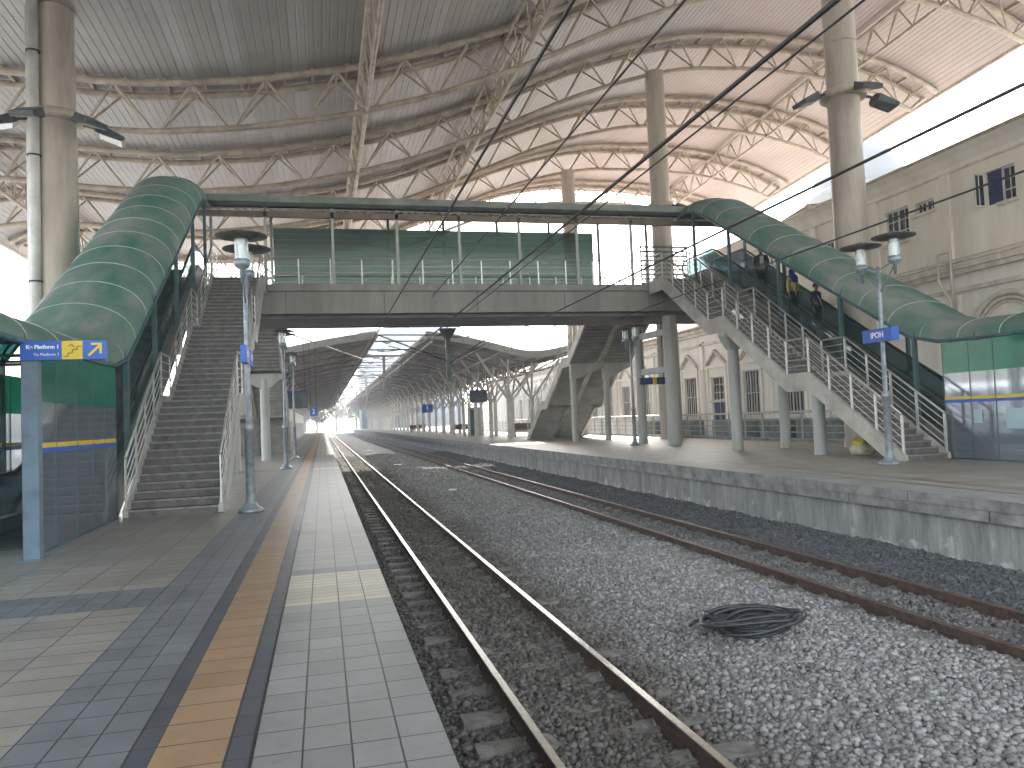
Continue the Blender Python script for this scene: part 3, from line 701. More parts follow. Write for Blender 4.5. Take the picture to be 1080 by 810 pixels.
# ------------------------------------------------------------------ escalators with covers
def esc_path(z0):
    return [(12.6, z0), (15.75, z0), (15.75+(DECK-z0)/.577, DECK), (YN, DECK)]
def escalator(x0, x1, z0, label):
    e = empty('escalator', ((x0+x1)/2, 15, z0), label, 'escalator', 'escalators beside the near stairs')
    P = esc_path(z0); top = [P[0], P[1]]; n = 34
    for k in range(n):
        ya = P[1][0]+(P[2][0]-P[1][0])*k/n; yb = P[1][0]+(P[2][0]-P[1][0])*(k+1)/n; zz = z0+(DECK-z0)*(k+1)/n
        top += [(ya, zz), (yb, zz)]
    top.append(P[3]); top = [(y, z+.03) for y, z in top]; bot = [(y+.05, z-.18) for y, z in top]; 
    mb = MB(); mb.band_x(top, bot, x0+.28, x1-.28); mb.build('moving_steps', M['darkmetal'], e)
    tr = [(P[1][0]-.4, z0+.01), (P[1][0]+.2, z0+.10), (P[2][0], DECK+.05), (YN, DECK+.05)]
    tb = [(P[1][0]-.4, z0+.005), (P[1][0]+1.4, z0+.006), (P[2][0]+.4, DECK-.75), (YN, DECK-.75)]
    for xa, xb in ((x0, x0+.26), (x1-.26, x1)):
        t2 = [(P[0][0]+.5, z0+.25)]+[(P[1][0], z0+.25), (P[2][0], DECK+.25), (YN-.3, DECK+.25)]
        b2 = [(P[0][0]+.5, z0+.002), (P[1][0]+.9, z0+.003), (P[2][0]+.3, DECK-.6), (YN-.3, DECK-.6)]
        mb = MB(); mb.band_x(t2, b2, xa, xb); mb.build('skirting', M['esccase'], e)
    mb = MB(); mb.band_x(tr, tb, x0+.262, x1-.262); mb.build('truss_casing', M['esccase'], e)
    for xx in (x0+.13, x1-.13):
        gp = [(P[0][0]+.55, z0+.27), (P[1][0], z0+.27), (P[2][0], DECK+.27), (YN-.4, DECK+.27)]
        gt = [(P[0][0]+.55, z0+.92), (P[1][0], z0+.94), (P[2][0], DECK+.94), (YN-.4, DECK+.92)]
        mb = MB(); mb.band_x(gt, gp, xx-.006, xx+.006); mb.build('balustrade_glass', M['escglass'], e)
        hp = [(P[0][0]+.6, z0+.30)]+[(P[0][0]+.55-.33*math.sin(t), z0+.63-.33*math.cos(t)) for t in np.linspace(.2, 3.0, 9)]
        hp += [(P[1][0], z0+.98), (P[1][0]+.5, z0+1.12), (P[2][0]-.4, DECK+.80), (P[2][0], DECK+.98)]
        hp += [(YN-.35+.33*math.sin(t), DECK+.65+.33*math.cos(t)) for t in np.linspace(.1, 3.0, 9)]+[(YN-.5, DECK+.3)]
        mb = MB(); mb.tube([(xx, y, z) for y, z in hp], .042, 8); mb.build('handrail', M['black'], e)
    return e
escalator(-5.55, -3.92, 0, 'escalator under the green barrel cover at the left, behind the dark staircase')
escalator(15.12, 16.70, ZR, 'escalator with teal glass sides carrying three people down at the right')

def esc_canopy(x0, x1, z0, near, label, RISE):
    # x0 edge faces the tracks; side=+1 when the stairs side is x0 ; the cover spans x0..x1
    xa, xb = (x0, x1)
    c = empty('escalator_canopy', ((xa+xb)/2, 12, z0), label, 'escalator canopy', 'green barrel covers over the escalators')
    sp = [(6.0, z0+2.88), (15.0, z0+2.88), (16.2, z0+2.92), (17.2, z0+3.15)]
    k = 12; ye, ze = 28.0, 9.45
    for i in range(1, k+1):
        t = i/k; sp.append((17.2+(ye-17.2)*t, z0+3.15+(ze-z0-3.15)*t))
    sp += [(28.6, 9.72), (29.3, 9.85), (30.9, 9.88)]
    def ring(y, z, dz=0.0, rise=1.0, n=18):
        r = []
        for j in range(n+1):
            t = math.pi*j/n; cx = (xa+xb)/2-(xb-xa)/2*math.cos(t); r.append((cx, y-(.28*math.sin(t)*rise if 17 < y < 28.4 else 0), z+rise*math.sin(t)**.85+dz))
        return r
    def rise(y): return .55 if y < 16 else .55+(RISE-.55)*min(1, (y-16)/2.0)
    n = 18; rings = [ring(y, z, 0, rise(y)) for y, z in sp]; rin = [ring(y, z, -.025, rise(y)) for y, z in sp]
    vs = [p for r in rings for p in r]; fs = [(i*(n+1)+j, i*(n+1)+j+1, (i+1)*(n+1)+j+1, (i+1)*(n+1)+j) for i in range(len(sp)-1) for j in range(n)]
    mb = MB(); mb.quadset(vs, fs, True); mb.build('cover', M['cover'], c)
    # seams
    ys = [6.0, 7.4, 8.8, 10.2, 11.6, 13.0, 14.4, 15.6]+list(np.arange(16.8, 29.3, 1.12))+[30.8]
    zy = np.array([p[0] for p in sp]); zz = np.array([p[1] for p in sp])
    for y in ys:
        z = float(np.interp(y, zy, zz)); pts = ring(y, z, .006, rise(y), 16)
        mb = MB(); mb.tube([Vector(p) for p in pts], .010, 6); mb.build('cover_rib', M['amber'], c)
    for x in (xa, xb):
        mb = MB(); mb.tube([(x, y, z) for y, z in sp], .045, 8); mb.build('edge_tube', M['teal'], c)
    # frames: posts with a triangular top bracket
    def base_z(y): 
        return z0 if y < 15.75 else min(DECK, z0+(y-15.75)*.577)
    for y in (11.55, 13.4, 15.1, 17.0, 19.85, 22.9, 26.0, 28.7):
        z = float(np.interp(y, zy, zz))
        for x in (xa, xb):
            if x == near and y < 15.5 and y > 11.8: continue
            mb = MB(); s_ = .05
            mb.box(x-s_, x+s_, y-s_, y+s_, base_z(y) if (y < 16.2 or True) else 0, z+.02); mb.build('post', M['teal'], c)
        mb = MB(); mb.tube([(xa, y, z+.0), (xb, y, z+.0)], .03, 6); mb.tube([Vector(p) for p in ring(y, z, -.045, rise(y), 14)], .03, 6); mb.build('hoop', M['teal'], c)
    # glazed screens round the foot
    jall = [11.55, 12.7, 13.7, 14.6, 15.3, 16.1]
    for x in (xa, xb):
        joints = jall if x == near else [7.0, 8.5, 10.0]+jall+([17.4, 18.7, 20.0] if RISE > .7 else [])
        for i in range(len(joints)-1):
            ya, yb = joints[i]+.012, joints[i+1]-.012
            zt = z0+2.86
            mb = MB(); mb.box(x-.006, x+.006, ya, yb, z0+.02, z0+2.10); g = mb.build('glass_screen', M['clear'], c)
            mb = MB(); mb.box(x-.008, x+.008, ya, yb, z0+2.10, zt); mb.build('green_panel', M['green'], c)
            mb = MB(); mb.box(x-.0085, x+.0085, ya, yb, z0+1.45, z0+1.52); mb.build('yellow_stripe', M['yellow'], g)
            mb = MB(); mb.box(x-.0085, x+.0085, ya, yb, z0+1.375, z0+1.447); mb.build('blue_stripe', M['blue'], g)
        mb = MB()
        for jy in joints[1:]: mb.box(x-.011, x+.011, jy-.010, jy+.010, z0+.02, z0+2.86)
        mb.box(x-.02, x+.02, joints[0], 16.1, z0+.0, z0+.03); mb.build('mullions', M['teal'], c)
    # green side panels near the top on the far side
    xf = xb if near == xa else xa
    yy = list(np.arange(19.9, 29.9, 1.25))
    for i in range(len(yy)-1):
        ya, yb = yy[i], yy[i+1]; zA, zB = float(np.interp(ya, zy, zz)), float(np.interp(yb, zy, zz))
        mb = MB(); mb.band_x([(ya+.01, zA), (yb-.01, zB)], [(ya+.01, zA-.95), (yb-.01, zB-.95)], xf-.008, xf+.008); mb.build('green_panel', M['green'], c)
    # end gable towards the bridge
    mb = MB(); mb.tube([(xa, 30.9, 9.88), ((xa+xb)/2, 30.2, 10.55), (xb, 30.9, 9.88)], .05, 6); mb.build('end_bracket', M['teal'], c)
    return c
esc_canopy(-3.82, -6.05, 0, -3.82, 'dirty green barrel cover over the escalator at the left', .80)
esc_canopy(15.05, 17.35, ZR, 15.05, 'green barrel cover sloping down at the right over the escalator with people', .62)

# ------------------------------------------------------------------ footbridge
fb = empty('footbridge', (5.5, 32.3, DECK), 'covered footbridge with a green glass screen crossing above both tracks', 'footbridge')
BX0, BX1 = -6.3, 17.6
mb = MB(); mb.box(BX0, BX1, YN, YF, DECK-.22, DECK); mb.build('deck', M['tread'], fb)
mb = MB(); mb.box(-1.86, 13.62, YN-.06, YN+.06, DECK-.24, DECK+.02); mb.box(BX0, BX1, YF-.06, YF+.06, DECK-.24, DECK+.02); mb.build('deck_edge', M['girder'], fb)
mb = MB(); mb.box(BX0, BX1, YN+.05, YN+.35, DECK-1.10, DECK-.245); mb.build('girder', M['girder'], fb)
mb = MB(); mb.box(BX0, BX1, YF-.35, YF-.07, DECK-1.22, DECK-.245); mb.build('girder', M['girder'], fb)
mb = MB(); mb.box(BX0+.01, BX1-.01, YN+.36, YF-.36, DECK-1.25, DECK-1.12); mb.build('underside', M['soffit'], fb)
mb = MB()
for x in np.arange(-1.2, 13.5, 3.7): mb.box(x-.02, x+.02, YN+.035, YN+.049, DECK-1.09, DECK-.25)
mb.build('girder_joint', M['soffit'], fb)
mb = MB(); mb.prism_x([(YN-.55, 10.02), (YN-.45, 10.30), (YN+.3, 10.42), (YF-.3, 10.98), (YF+.35, 10.98), (YF+.45, 10.85), (YF+.2, 10.80), (YN-.2, 9.96)], BX0, BX1); mb.build('bridge_roof', M['fascia'], fb)
def cz(y): return 9.93+(y-YN)*(10.74-9.93)/(YF-YN)
mb = MB(); mb.prism_x([(YN-.15, cz(YN-.15)-.05), (YF+.15, cz(YF+.15)-.05), (YF+.15, cz(YF+.15)), (YN-.15, cz(YN-.15))], BX0+.02, BX1-.02)
for x in np.arange(BX0+.1, BX1, .3): mb.bar((x, YN-.14, cz(YN-.14)-.075), (x, YF+.14, cz(YF+.14)-.075), .1, .045)
mb.build('ceiling', M['girder'], fb)
mb = MB(); mb.box(BX0+.05, BX1-.05, YN-.05, YN+.09, 9.58, 9.80); mb.build('eaves_beam', M['brown'], fb)
for k, x in enumerate((-1.88, .60, 3.08, 5.56, 8.04, 10.52, 12.95)):
    mb = MB(); mb.box(x-.055, x+.055, YN-.05, YN+.05, DECK+.02, 9.96); mb.build('post', M['support'], fb)
for x in (-4.3, -1.88, .60, 3.08, 5.56, 8.04, 10.52, 12.95, 15.4):
    mb = MB(); mb.box(x-.055, x+.055, YF-.05, YF+.05, DECK+.02, 10.66); mb.build('post', M['support'], fb)
for x in (-3.7,) + tuple(np.arange(-1.8, 12.6, 2.44)):
    if x < -3: continue
    x2 = min(x+2.40, 12.62)
    mb = MB(); mb.box(x+.0, x2+.035 if x2 < 12.6 else x2, YF-.13, YF-.10, DECK+.05, 10.12); mb.build('glass_screen', M['bridgeglass'], fb)
mb = MB()
for z in np.arange(DECK+.15, 10.1, .245): mb.box(-1.8, 12.62, YF-.16, YF-.135, z, z+.035)
mb.build('screen_slats', M['slat'], fb)
def bridge_rail(y, x0, x1, name='bridge'):
    mb = MB(); 
    k = int(round((x1-x0)/1.23))
    for i in range(k+1): x = x0+(x1-x0)*i/k; mb = MB(); mb.box(x-.025, x+.025, y-.01, y+.01, DECK, DECK+1.02); mb.build('railing_post', M['steel'], fb)
    mb = MB(); mb.tube([(x0, y, DECK+1.05), (x1, y, DECK+1.05)], .028, 8); mb.build('handrail', M['handrail'], fb)
    mb = MB()
    for h in (.25, .5, .75): mb.tube([(x0, y, DECK+h), (x1, y, DECK+h)], .011, 6)
    mb.build('rail_bar', M['steel'], fb)
bridge_rail(YN+.12, -1.9, 13.6); bridge_rail(YF-.25, -1.9, 13.2)
mb = MB(); mb.box(12.95, 17.4, YF-.10, YF-.06, DECK, DECK+.02)
mb.lathe((14.6, 31.4, 9.80), [(.0,.0),(.14,.0),(.16,.05),(.16,.08)], 16); mb.build('ceiling_lamp', M['white'], fb)
# louvre screen at the head of the right hand stairs
mb = MB()
for z in np.arange(DECK+.3, 9.6, .22): mb.bar((15.0, YF-.2, z), (17.4, YF-.2, z+.0), .03, .09)
for x in (15.0, 15.8, 16.6, 17.4): mb.box(x-.03, x+.03, YF-.19, YF-.15, DECK, 9.62)
mb.build('louvre_screen', M['grating'], fb)

def support(x, y, z0, z1, r, label, wing=None, group='grey columns under the footbridge and its stairs'):
    c = empty('support_column', (x, y, z0), label, 'column', group)
    mb = MB(); mb.lathe((x, y, z0), [(r*1.05,0),(r*1.05,.04),(r,.06),(r,z1-z0)], 24); mb.build('shaft', M['support'], c)
    if wing:
        x0, x1, zt = wing; mb = MB(); mb.prism_y([(x-r*.9, z1-.45), (x+r*.9, z1-.45), (x1, zt-.16), (x1, zt), (x0, zt), (x0, zt-.16)], y-.18, y+.18); mb.build('bracket', M['support'], c)
    return c
rr_ = (DECK-ZR)/3; l1 = (DECK)/3
support(14.0, 24.3, ZR, ZR+2*rr_-.6, .19, 'grey column under the upper landing of the right hand stairs', (13.55, 15.4, ZR+2*rr_-.42))
support(15.95, 24.4, ZR, 4.3, .18, 'slim grey column under the right hand escalator')
support(14.15, 19.9, ZR, ZR+rr_-.45, .18, 'short pale pier under the lowest landing of the right hand stairs')
support(14.8, 30.9, ZR, DECK-1.25, .29, 'stout grey column under the right footbridge end, nearest the camera of the pair')
support(14.45, 33.5, ZR, DECK-1.25, .205, 'grey column under the right end of the footbridge, standing left of the stout pair')
support(13.45, 40.4, ZR, 4.05, .17, 'grey column carrying the landing of the far stairs, left one', (13.3, 15.3, 4.42))
support(15.45, 40.6, ZR, 4.05, .17, 'grey column carrying the landing of the far stairs, right one', (15.25, 17.0, 4.42))
support(-2.78, 25.3, 0, 2*l1-.55, .20, 'grey column half hidden behind the dark staircase and the nearest lamp post', (-3.6, -2.0, 2*l1-.42))
support(-2.75, 40.3, 0, 4.0, .22, 'pale grey column with winged bracket under the ribbed stairs on the near platform', (-3.9, -1.8, 4.28))
support(-3.3, 31.2, 0, DECK-1.25, .25, 'grey column under the left end of the footbridge, in the shade behind the dark stairs')
mb = MB(); mb.bar((14.5, 33.3, 5.1), (14.78, 31.1, 5.1), .22, .28); mb.bar((14.5, 33.3, 3.45), (14.78, 31.1, 3.45), .22, .26)
tag(mb.build('tie_beam', M['support']), 'pair of short grey beams tying the two columns under the footbridge end', 'beam')

# ------------------------------------------------------------------ text helper
def text_obj(body, size, loc, rot, mat, parent, name='lettering', align='CENTER', bold=.0):
    cu = bpy.data.curves.new(name, 'FONT'); cu.body = body; cu.size = size; cu.align_x = align; cu.align_y = 'CENTER'; cu.extrude = .0015; cu.offset = bold
    o = bpy.data.objects.new(name, cu); COL.objects.link(o)
    dg = bpy.context.evaluated_depsgraph_get(); me = bpy.data.meshes.new_from_object(o.evaluated_get(dg)); bpy.data.objects.remove(o)
    me.materials.clear(); me.materials.append(mat)
    o = bpy.data.objects.new(name, me); COL.objects.link(o); o.parent = parent
    o.location = Vector(loc)-root_loc(parent); o.rotation_euler = rot
    return o

# ------------------------------------------------------------------ lamp posts
def lamp_post(x, y, z0, label, sign=True, sz=3.0):
    c = empty('lamp_post', (x, y, z0), label, 'lamp post', 'twin headed lamp posts along the platforms')
    mb = MB(); mb.lathe((x, y, z0), [(0,0),(.24,0),(.24,.05),(.19,.09),(.13,.13),(.10,.2)], 8); mb.build('base', M['lampmetal'], c)
    mb = MB(); mb.lathe((x, y, z0), [(.085,.12),(.085,1.55),(.10,1.56),(.10,1.66),(.058,1.70),(.050,3.4),(.045,4.62),(.0,4.66)], 16); mb.build('pole', M['lampmetal'], c)
    mb = MB()
    for s in (-1, 1):
        mb.tube([(x, y+s*.03, z0+4.05), (x, y+s*.25, z0+4.25), (x, y+s*.45, z0+4.48), (x, y+s*.56, z0+4.62)], .018, 7)
        mb.tube([(x, y, z0+4.55), (x, y+s*.52, z0+4.68)], .014, 6)
    mb.build('arm', M['lampmetal'], c)
    for s in (-1, 1):
        yy = y+s*.56
        mb = MB(); mb.lathe((x, yy, z0+4.58), [(0,-.22),(.035,-.22),(.04,.0),(.12,.06),(.15,.10),(.15,.20),(0,.20)], 20); h = mb.build('lamp_head', M['lampmetal'], c)
        mb = MB(); mb.lathe((x, yy, z0+4.78), [(.125,.001),(.125,.40)], 20); mb.build('lamp_glass', M['lampglass'], h)
        mb = MB(); mb.lathe((x, yy, z0+4.80), [(.045,.0),(.055,.12),(.055,.24),(.03,.30),(0,.31)], 14); mb.build('bulb', M['white'], h)
        mb = MB(); mb.lathe((x, yy, z0+5.17), [(0,.0),(.14,.0),(.47,.05),(.475,.065),(.30,.11),(.10,.16),(.03,.19),(0,.19)], 32); mb.build('lamp_shade', M['lampshade'], h)
    if sign:
        zz = z0+sz
        for s in (-1, 1):
            mb = MB(); yc = y+s*.42
            mb.box(x-.055, x+.055, yc-.30, yc+.30, zz-.16, zz+.16); b = mb.build('name_sign', M['blue'], c)
            mb = MB(); mb.box(x-.03, x+.03, min(y+s*.05, y+s*.13), max(y+s*.05, y+s*.13), zz-.05, zz+.05); mb.build('sign_clamp', M['darkmetal'], b)
            for q, rz_ in ((-1, -90), (1, 90)):
                text_obj('IPOH', .17, (x+q*.0565, yc, zz), (R(90), 0, R(rz_)), M['white'], c, bold=.004)
    return c
lamp_post(-1.38, 15.75, 0, 'nearest grey lamp post with blue name signs, standing before the dark staircase')
lamp_post(-1.38, 30.9, 0, 'grey lamp post under the footbridge on the near platform, second from the camera', sign=False)
lamp_post(-1.36, 40.2, 0, 'thin grey lamp post just beyond the footbridge on the near platform', sign=False)
# one long board on the opposite lamp, as in the photo
lp = lamp_post(12.8, 15.45, ZR, 'grey lamp post with one long blue board at the foot of the right hand stairs', sign=False)
mb = MB(); mb.box(12.70, 12.90, 15.02, 16.0, 3.03, 3.33); nb = mb.build('name_sign', M['blue'], lp)
for q, rz_ in ((-1, -90), (1, 90)): text_obj('IPOH', .19, (12.8+q*.1015, 15.50, 3.18), (R(90), 0, R(rz_)), M['white'], lp, bold=.005)
lamp_post(13.39, 31.97, ZR, 'dark thin lamp post under the right end of the footbridge', sign=False)

# ------------------------------------------------------------------ signs
def rect(mb, x0, x1, z0, z1, y, t=.002): mb.box(x0, x1, y-t, y, z0, z1)
sg = empty('direction_sign', (-3.72, 11.45, 0), 'blue and yellow platform direction sign on a blue grey steel post at the left', 'sign')
mb = MB(); mb.box(-3.83, -3.64, 11.40, 11.56, 0, 2.62); mb.box(-3.90, -3.57, 11.34, 11.62, 0, .012); mb.build('post', M['steelblue'], sg)
mb = MB(); mb.box(-3.83, -2.80, 11.36, 11.46, 2.62, 2.87); bd = mb.build('sign_board', M['blue'], sg)
mb = MB(); rect(mb, -3.33, -3.08, 2.622, 2.868, 11.359); mb.build('yellow_panel', M['yellow'], bd)
mb = MB(); sx, szz = -3.31, 2.66
pts = []
for i in range(4): pts += [(sx+i*.055, szz+i*.045), (sx+(i+1)*.055, szz+i*.045)]
for (a, b_) in zip(pts[:-1], pts[1:]): mb.bar((a[0], 11.354, a[1]), (b_[0], 11.354, b_[1]), .010, .004, (0,1,0.01))
mb.tube([(-3.25, 11.353, 2.80), (-3.21, 11.353, 2.82), (-3.18, 11.353, 2.79)], .006, 5)
mb.build('stair_symbol', M['brown'], bd)
mb = MB(); mb.bar((-3.01, 11.354, 2.665), (-2.87, 11.354, 2.80), .030, .004, (0,1,0)); mb.bar((-2.975, 11.353, 2.822), (-2.845, 11.353, 2.822), .028, .004, (0,1,0)); mb.bar((-2.858, 11.352, 2.835), (-2.858, 11.352, 2.69), .028, .004, (0,1,0)); mb.build('arrow', M['yellow'], bd)
text_obj('Ke Platform 1', .070, (-3.36, 11.355, 2.79), (R(90), 0, 0), M['white'], sg, align='RIGHT', bold=.0025)
text_obj('To Platform 1', .054, (-3.36, 11.355, 2.69), (R(90), 0, 0), M['white'], sg, align='RIGHT')

def hanging(x0, x1, y, z0, z1, zt, mat, label, txt=None, cat='sign', name='hanging_sign', screen=False):
    s = empty(name, ((x0+x1)/2, y, z0), label, cat)
    mb = MB(); mb.box(x0, x1, y-.06, y+.06, z0, z1); b = mb.build('panel', M[mat], s)
    mb = MB()
    for x in (x0+.1*(x1-x0), x1-.1*(x1-x0)): mb.tube([(x, y, z1), (x, y, zt)], .015, 6)
    mb.build('hanger', M['darkmetal'], s)
    if screen: mb = MB(); mb.box(x0+.1, x1-.05, y-.066, y-.061, z0+.06, z1-.14); mb.build('screen', M['pane'], b)
    if txt: text_obj(txt, (z1-z0)*.85, ((x0+x1)/2, y-.0625, (z0+z1)/2), (R(90), 0, 0), M['white'], s, bold=.006)
hanging(10.6, 11.9, 56, 2.85, 3.75, 6.0, 'deepblue', 'large dark blue information board hanging under the far canopy', screen=True)
hanging(10.55, 11.75, 84, 2.55, 3.45, 6.0, 'blue', 'small blue number one sign hanging deep under the far platform canopy', '1')
hanging(-.62, -.25, 43, 2.15, 2.6, 6.9, 'blue', 'blue number two sign hanging beyond the near lamp posts', '2')
hanging(-1.95, -.85, 48, 2.7, 3.75, 6.5, 'deepblue', 'dark blue departure screen hanging beyond the footbridge on the near platform', screen=True)
hanging(14.3, 15.6, 33.2, 2.88, 3.2, DECK-1.25, 'deepblue', 'narrow dark blue sign with a yellow square hanging between the bridge columns')
mb = MB(); mb.box(14.9, 15.1, 33.13, 33.137, 2.89, 3.19); tag(mb.build('sign_sticker', M['yellow']), 'small yellow square on the narrow blue sign between the bridge columns', 'sticker')
hanging(12.2, 12.5, 60, 3.4, 3.8, 6.0, 'yellow', 'tiny yellow sign hanging beside the branched white columns')

# ------------------------------------------------------------------ fence on opposite platform
fn = empty('platform_fence', (18.9, 40, ZR), 'grey steel railing along the back of the far platform, before the old white building', 'fence')
y = 19.0; k = 0
while y < 96:
    mb = MB(); mb.box(18.87, 18.93, y-.03, y+.03, ZR, ZR+1.2); mb.build('fence_post', M['support'], fn); y += 1.45
mb = MB(); mb.tube([(18.9, 19, ZR+1.22), (18.9, 96, ZR+1.22)], .045, 8); mb.build('top_rail', M['steel'], fn)
for h in (.12, .38, .64, .90):
    mb = MB(); mb.tube([(18.9, 19, ZR+h), (18.9, 96, ZR+h)], .02, 6); mb.build('rail_bar', M['support'], fn)
mb = MB(); mb.box(18.8, 19.0, 19, 96, ZR, ZR+.10); mb.build('kerb', M['coping'], fn)

# ------------------------------------------------------------------ old station building
BX = 23.5
bld = empty('station_building', (BX, 45, 0), 'long old cream plaster station building with arched and gabled openings at the right', 'building')
def holed(name, mat, x0, x1, y0, y1, z0, z1, holes):
    ys = sorted({y0, y1, *[h[0] for h in holes], *[h[1] for h in holes]}); zs = sorted({z0, z1, *[h[2] for h in holes], *[h[3] for h in holes]})
    mb = MB()
    def hole(i, j): ym, zm = (ys[i]+ys[i+1])/2, (zs[j]+zs[j+1])/2; return any(h[0] < ym < h[1] and h[2] < zm < h[3] for h in holes)
    ny_, nz_ = len(ys)-1, len(zs)-1
    for i in range(ny_):
        for j in range(nz_):
            if hole(i, j): continue
            a, b_, c_, d_ = ys[i], ys[i+1], zs[j], zs[j+1]
            mb.quadset([(x0,a,c_),(x0,b_,c_),(x0,b_,d_),(x0,a,d_)], [(0,1,2,3)])
            if i == 0 or hole(i-1, j): mb.quadset([(x0,a,c_),(x1,a,c_),(x1,a,d_),(x0,a,d_)], [(0,1,2,3)])
            if i == ny_-1 or hole(i+1, j): mb.quadset([(x0,b_,c_),(x1,b_,c_),(x1,b_,d_),(x0,b_,d_)], [(0,1,2,3)])
            if j == 0 or hole(i, j-1): mb.quadset([(x0,a,c_),(x1,a,c_),(x1,b_,c_),(x0,b_,c_)], [(0,1,2,3)])
            if j == nz_-1 or hole(i, j+1): mb.quadset([(x0,a,d_),(x1,a,d_),(x1,b_,d_),(x0,b_,d_)], [(0,1,2,3)])
    return mb.build(name, mat, bld)
def window(y0, y1, z0, z1, cols=2, rows=3, x=BX+.16, open_=False, paneM='pane'):
    mb = MB(); t = .06
    mb.box(x-.04, x+.02, y0, y0+t, z0, z1); mb.box(x-.04, x+.02, y1-t, y1, z0, z1); mb.box(x-.04, x+.02, y0+t, y1-t, z1-t, z1); mb.box(x-.04, x+.02, y0+t, y1-t, z0, z0+t)
    for c in range(1, cols): yy = y0+(y1-y0)*c/cols; mb.box(x-.036, x+.018, yy-.032, yy+.032, z0+t, z1-t)
    for c in range(cols):
        ya = y0+(y1-y0)*c/cols; yb = y0+(y1-y0)*(c+1)/cols; ym = (ya+yb)/2; mb.box(x-.03, x+.012, ym-.012, ym+.012, z0+t, z1-t)
    for r_ in range(1, rows): zz = z0+(z1-z0)*r_/rows; mb.box(x-.032, x+.01, y0+t, y1-t, zz-.02, zz+.02)
    f = mb.build('window', M['window_frame'], bld)
    mb = MB(); mb.box(x+.021, x+.03, y0, y1, z0, z1); mb.build('pane', M[paneM], f)
    mb = MB(); mb.box(BX-.10, BX-.002, y0-.12, y1+.12, z0-.12, z0); mb.build('sill', M['trim'], f)
    return f
# ground floor openings
low_h = []; doors = [42.8]
g_open = []   # (centre, kind)
for yc in (27.6, 31.0, 35.0, 39.0, 42.8, 46.4, 50.2, 53.9, 57.5, 61.2, 64.9, 68.6, 72.3, 76, 79.7, 83.4, 87, 91, 95):
    g_open.append(yc)
    if abs(yc-42.8) < .1: low_h.append((yc-.78, yc+.78, 0, 3.6))
    elif yc < 29: low_h.append((yc-.7, yc+.7, 0, 2.9))
    else: low_h.append((yc-.85, yc+.85, 1.15, 3.75))
archw = (20.6, 23.6)
holed('lower_wall', M['plaster_white'], BX, BX+.35, 2, 110, -.05, 6.45, low_h)
for yc in g_open:
    if abs(yc-42.8) < .1:
        window(yc-.78, yc+.78, 2.15, 3.6, 2, 3)
        mb = MB(); mb.box(BX+.14, BX+.19, yc-.76, yc+.76, 0, 2.12); d_ = mb.build('door', M['bluedoor'], bld)
        mb = MB(); mb.box(BX+.12, BX+.139, yc-.015, yc+.015, .05, 2.1); mb.tube([(BX+.11, yc+.1, 1.0), (BX+.11, yc+.1, 1.25)], .015, 6); mb.build('door_handle', M['steel'], d_)
    elif yc < 29:
        mb = MB(); mb.box(BX+.14, BX+.19, yc-.68, yc+.68, 0, 2.9); d_ = mb.build('door', M['black'], bld)
        mb = MB(); mb.box(BX+.12, BX+.139, yc-.03, yc+.03, .0, 2.9); mb.box(BX+.11, BX+.13, yc-.68, yc+.68, 2.0, 2.08); mb.build('door_frame', M['window_frame'], d_)
    else: window(yc-.85, yc+.85, 1.15, 3.75, 3, 2)
    # surround and gable
    hw = 1.05; mb = MB()
    for s in (-1, 1):
        ya = yc+s*hw; mb.box(BX-.10, BX-.001, min(ya, ya+s*.16), max(ya, ya+s*.16), 0, 4.15)
    mb.box(BX-.13, BX-.001, yc-hw-.22, yc+hw+.22, 4.152, 4.30); mb.build('window_surround', M['plaster_white'], bld)
    if yc > 33:
        mb = MB(); z_a, z_b = 4.32, 5.28
        for s in (-1, 1):
            mb.prism_x([(yc, z_b), (yc, z_b-.17), (yc+s*(hw+.10), z_a-.0), (yc+s*(hw+.22), z_a+.10)] if s > 0 else [(yc, z_b-.17), (yc, z_b), (yc+s*(hw+.22), z_a+.10), (yc+s*(hw+.10), z_a)], BX-.20, BX-.002)
            mb.prism_x([(yc, z_b-.28), (yc, z_b-.33), (yc+s*(hw-.12), z_a+.02), (yc+s*(hw-.05), z_a+.03)], BX-.09, BX-.003)
        mb.build('gable', M['trim'], bld)
# pilasters
for y in list(np.arange(37.0, 100, 3.72)):
    mb = MB(); mb.box(BX-.14, BX-.003, y-.16, y+.16, -.04, 5.9); mb.lathe((BX-.12, y, 0), [(.13,0),(.13,3.7),(.2,3.8),(.2,4.05),(.13,4.1)], 10); mb.build('pilaster', M['plaster_white'], bld)
for y in (25.0, 29.4, 33.2):
    mb = MB(); mb.box(BX-.14, BX-.003, y-.2, y+.2, -.04, 5.6); mb.build('pilaster', M['plaster_white'], bld)
# big arches near
for yc in (22.0, 16.4):
    mb = MB()
    for (rr, t, d) in ((1.55, .10, .16), (1.36, .07, .11), (1.22, .05, .07)):
        pts = [(BX-d/2, yc+rr*math.cos(a), 3.75+rr*math.sin(a)) for a in np.linspace(0, math.pi, 28)]
        mb.tube(pts, t, 8)
    mb.box(BX-.12, BX-.003, yc-1.75, yc-1.2, 3.55, 3.74); mb.box(BX-.12, BX-.003, yc+1.2, yc+1.75, 3.55, 3.74)
    mb.build('blind_arch', M['trim'], bld)
    window(yc-.9, yc+.9, 1.2, 3.4, 3, 3, x=BX-.02)
# mid cornices
for (z0_, z1_, d, ya, yb) in ((5.62,5.78,.14,2,110),(6.28,6.45,.26,2,110),(6.45,6.62,.36,2,43.2),(6.452,6.66,.42,43.2,110)):
    mb = MB(); mb.box(BX-d, BX-.004, ya, yb, z0_, z1_); mb.build('cornice', M['trim'], bld)
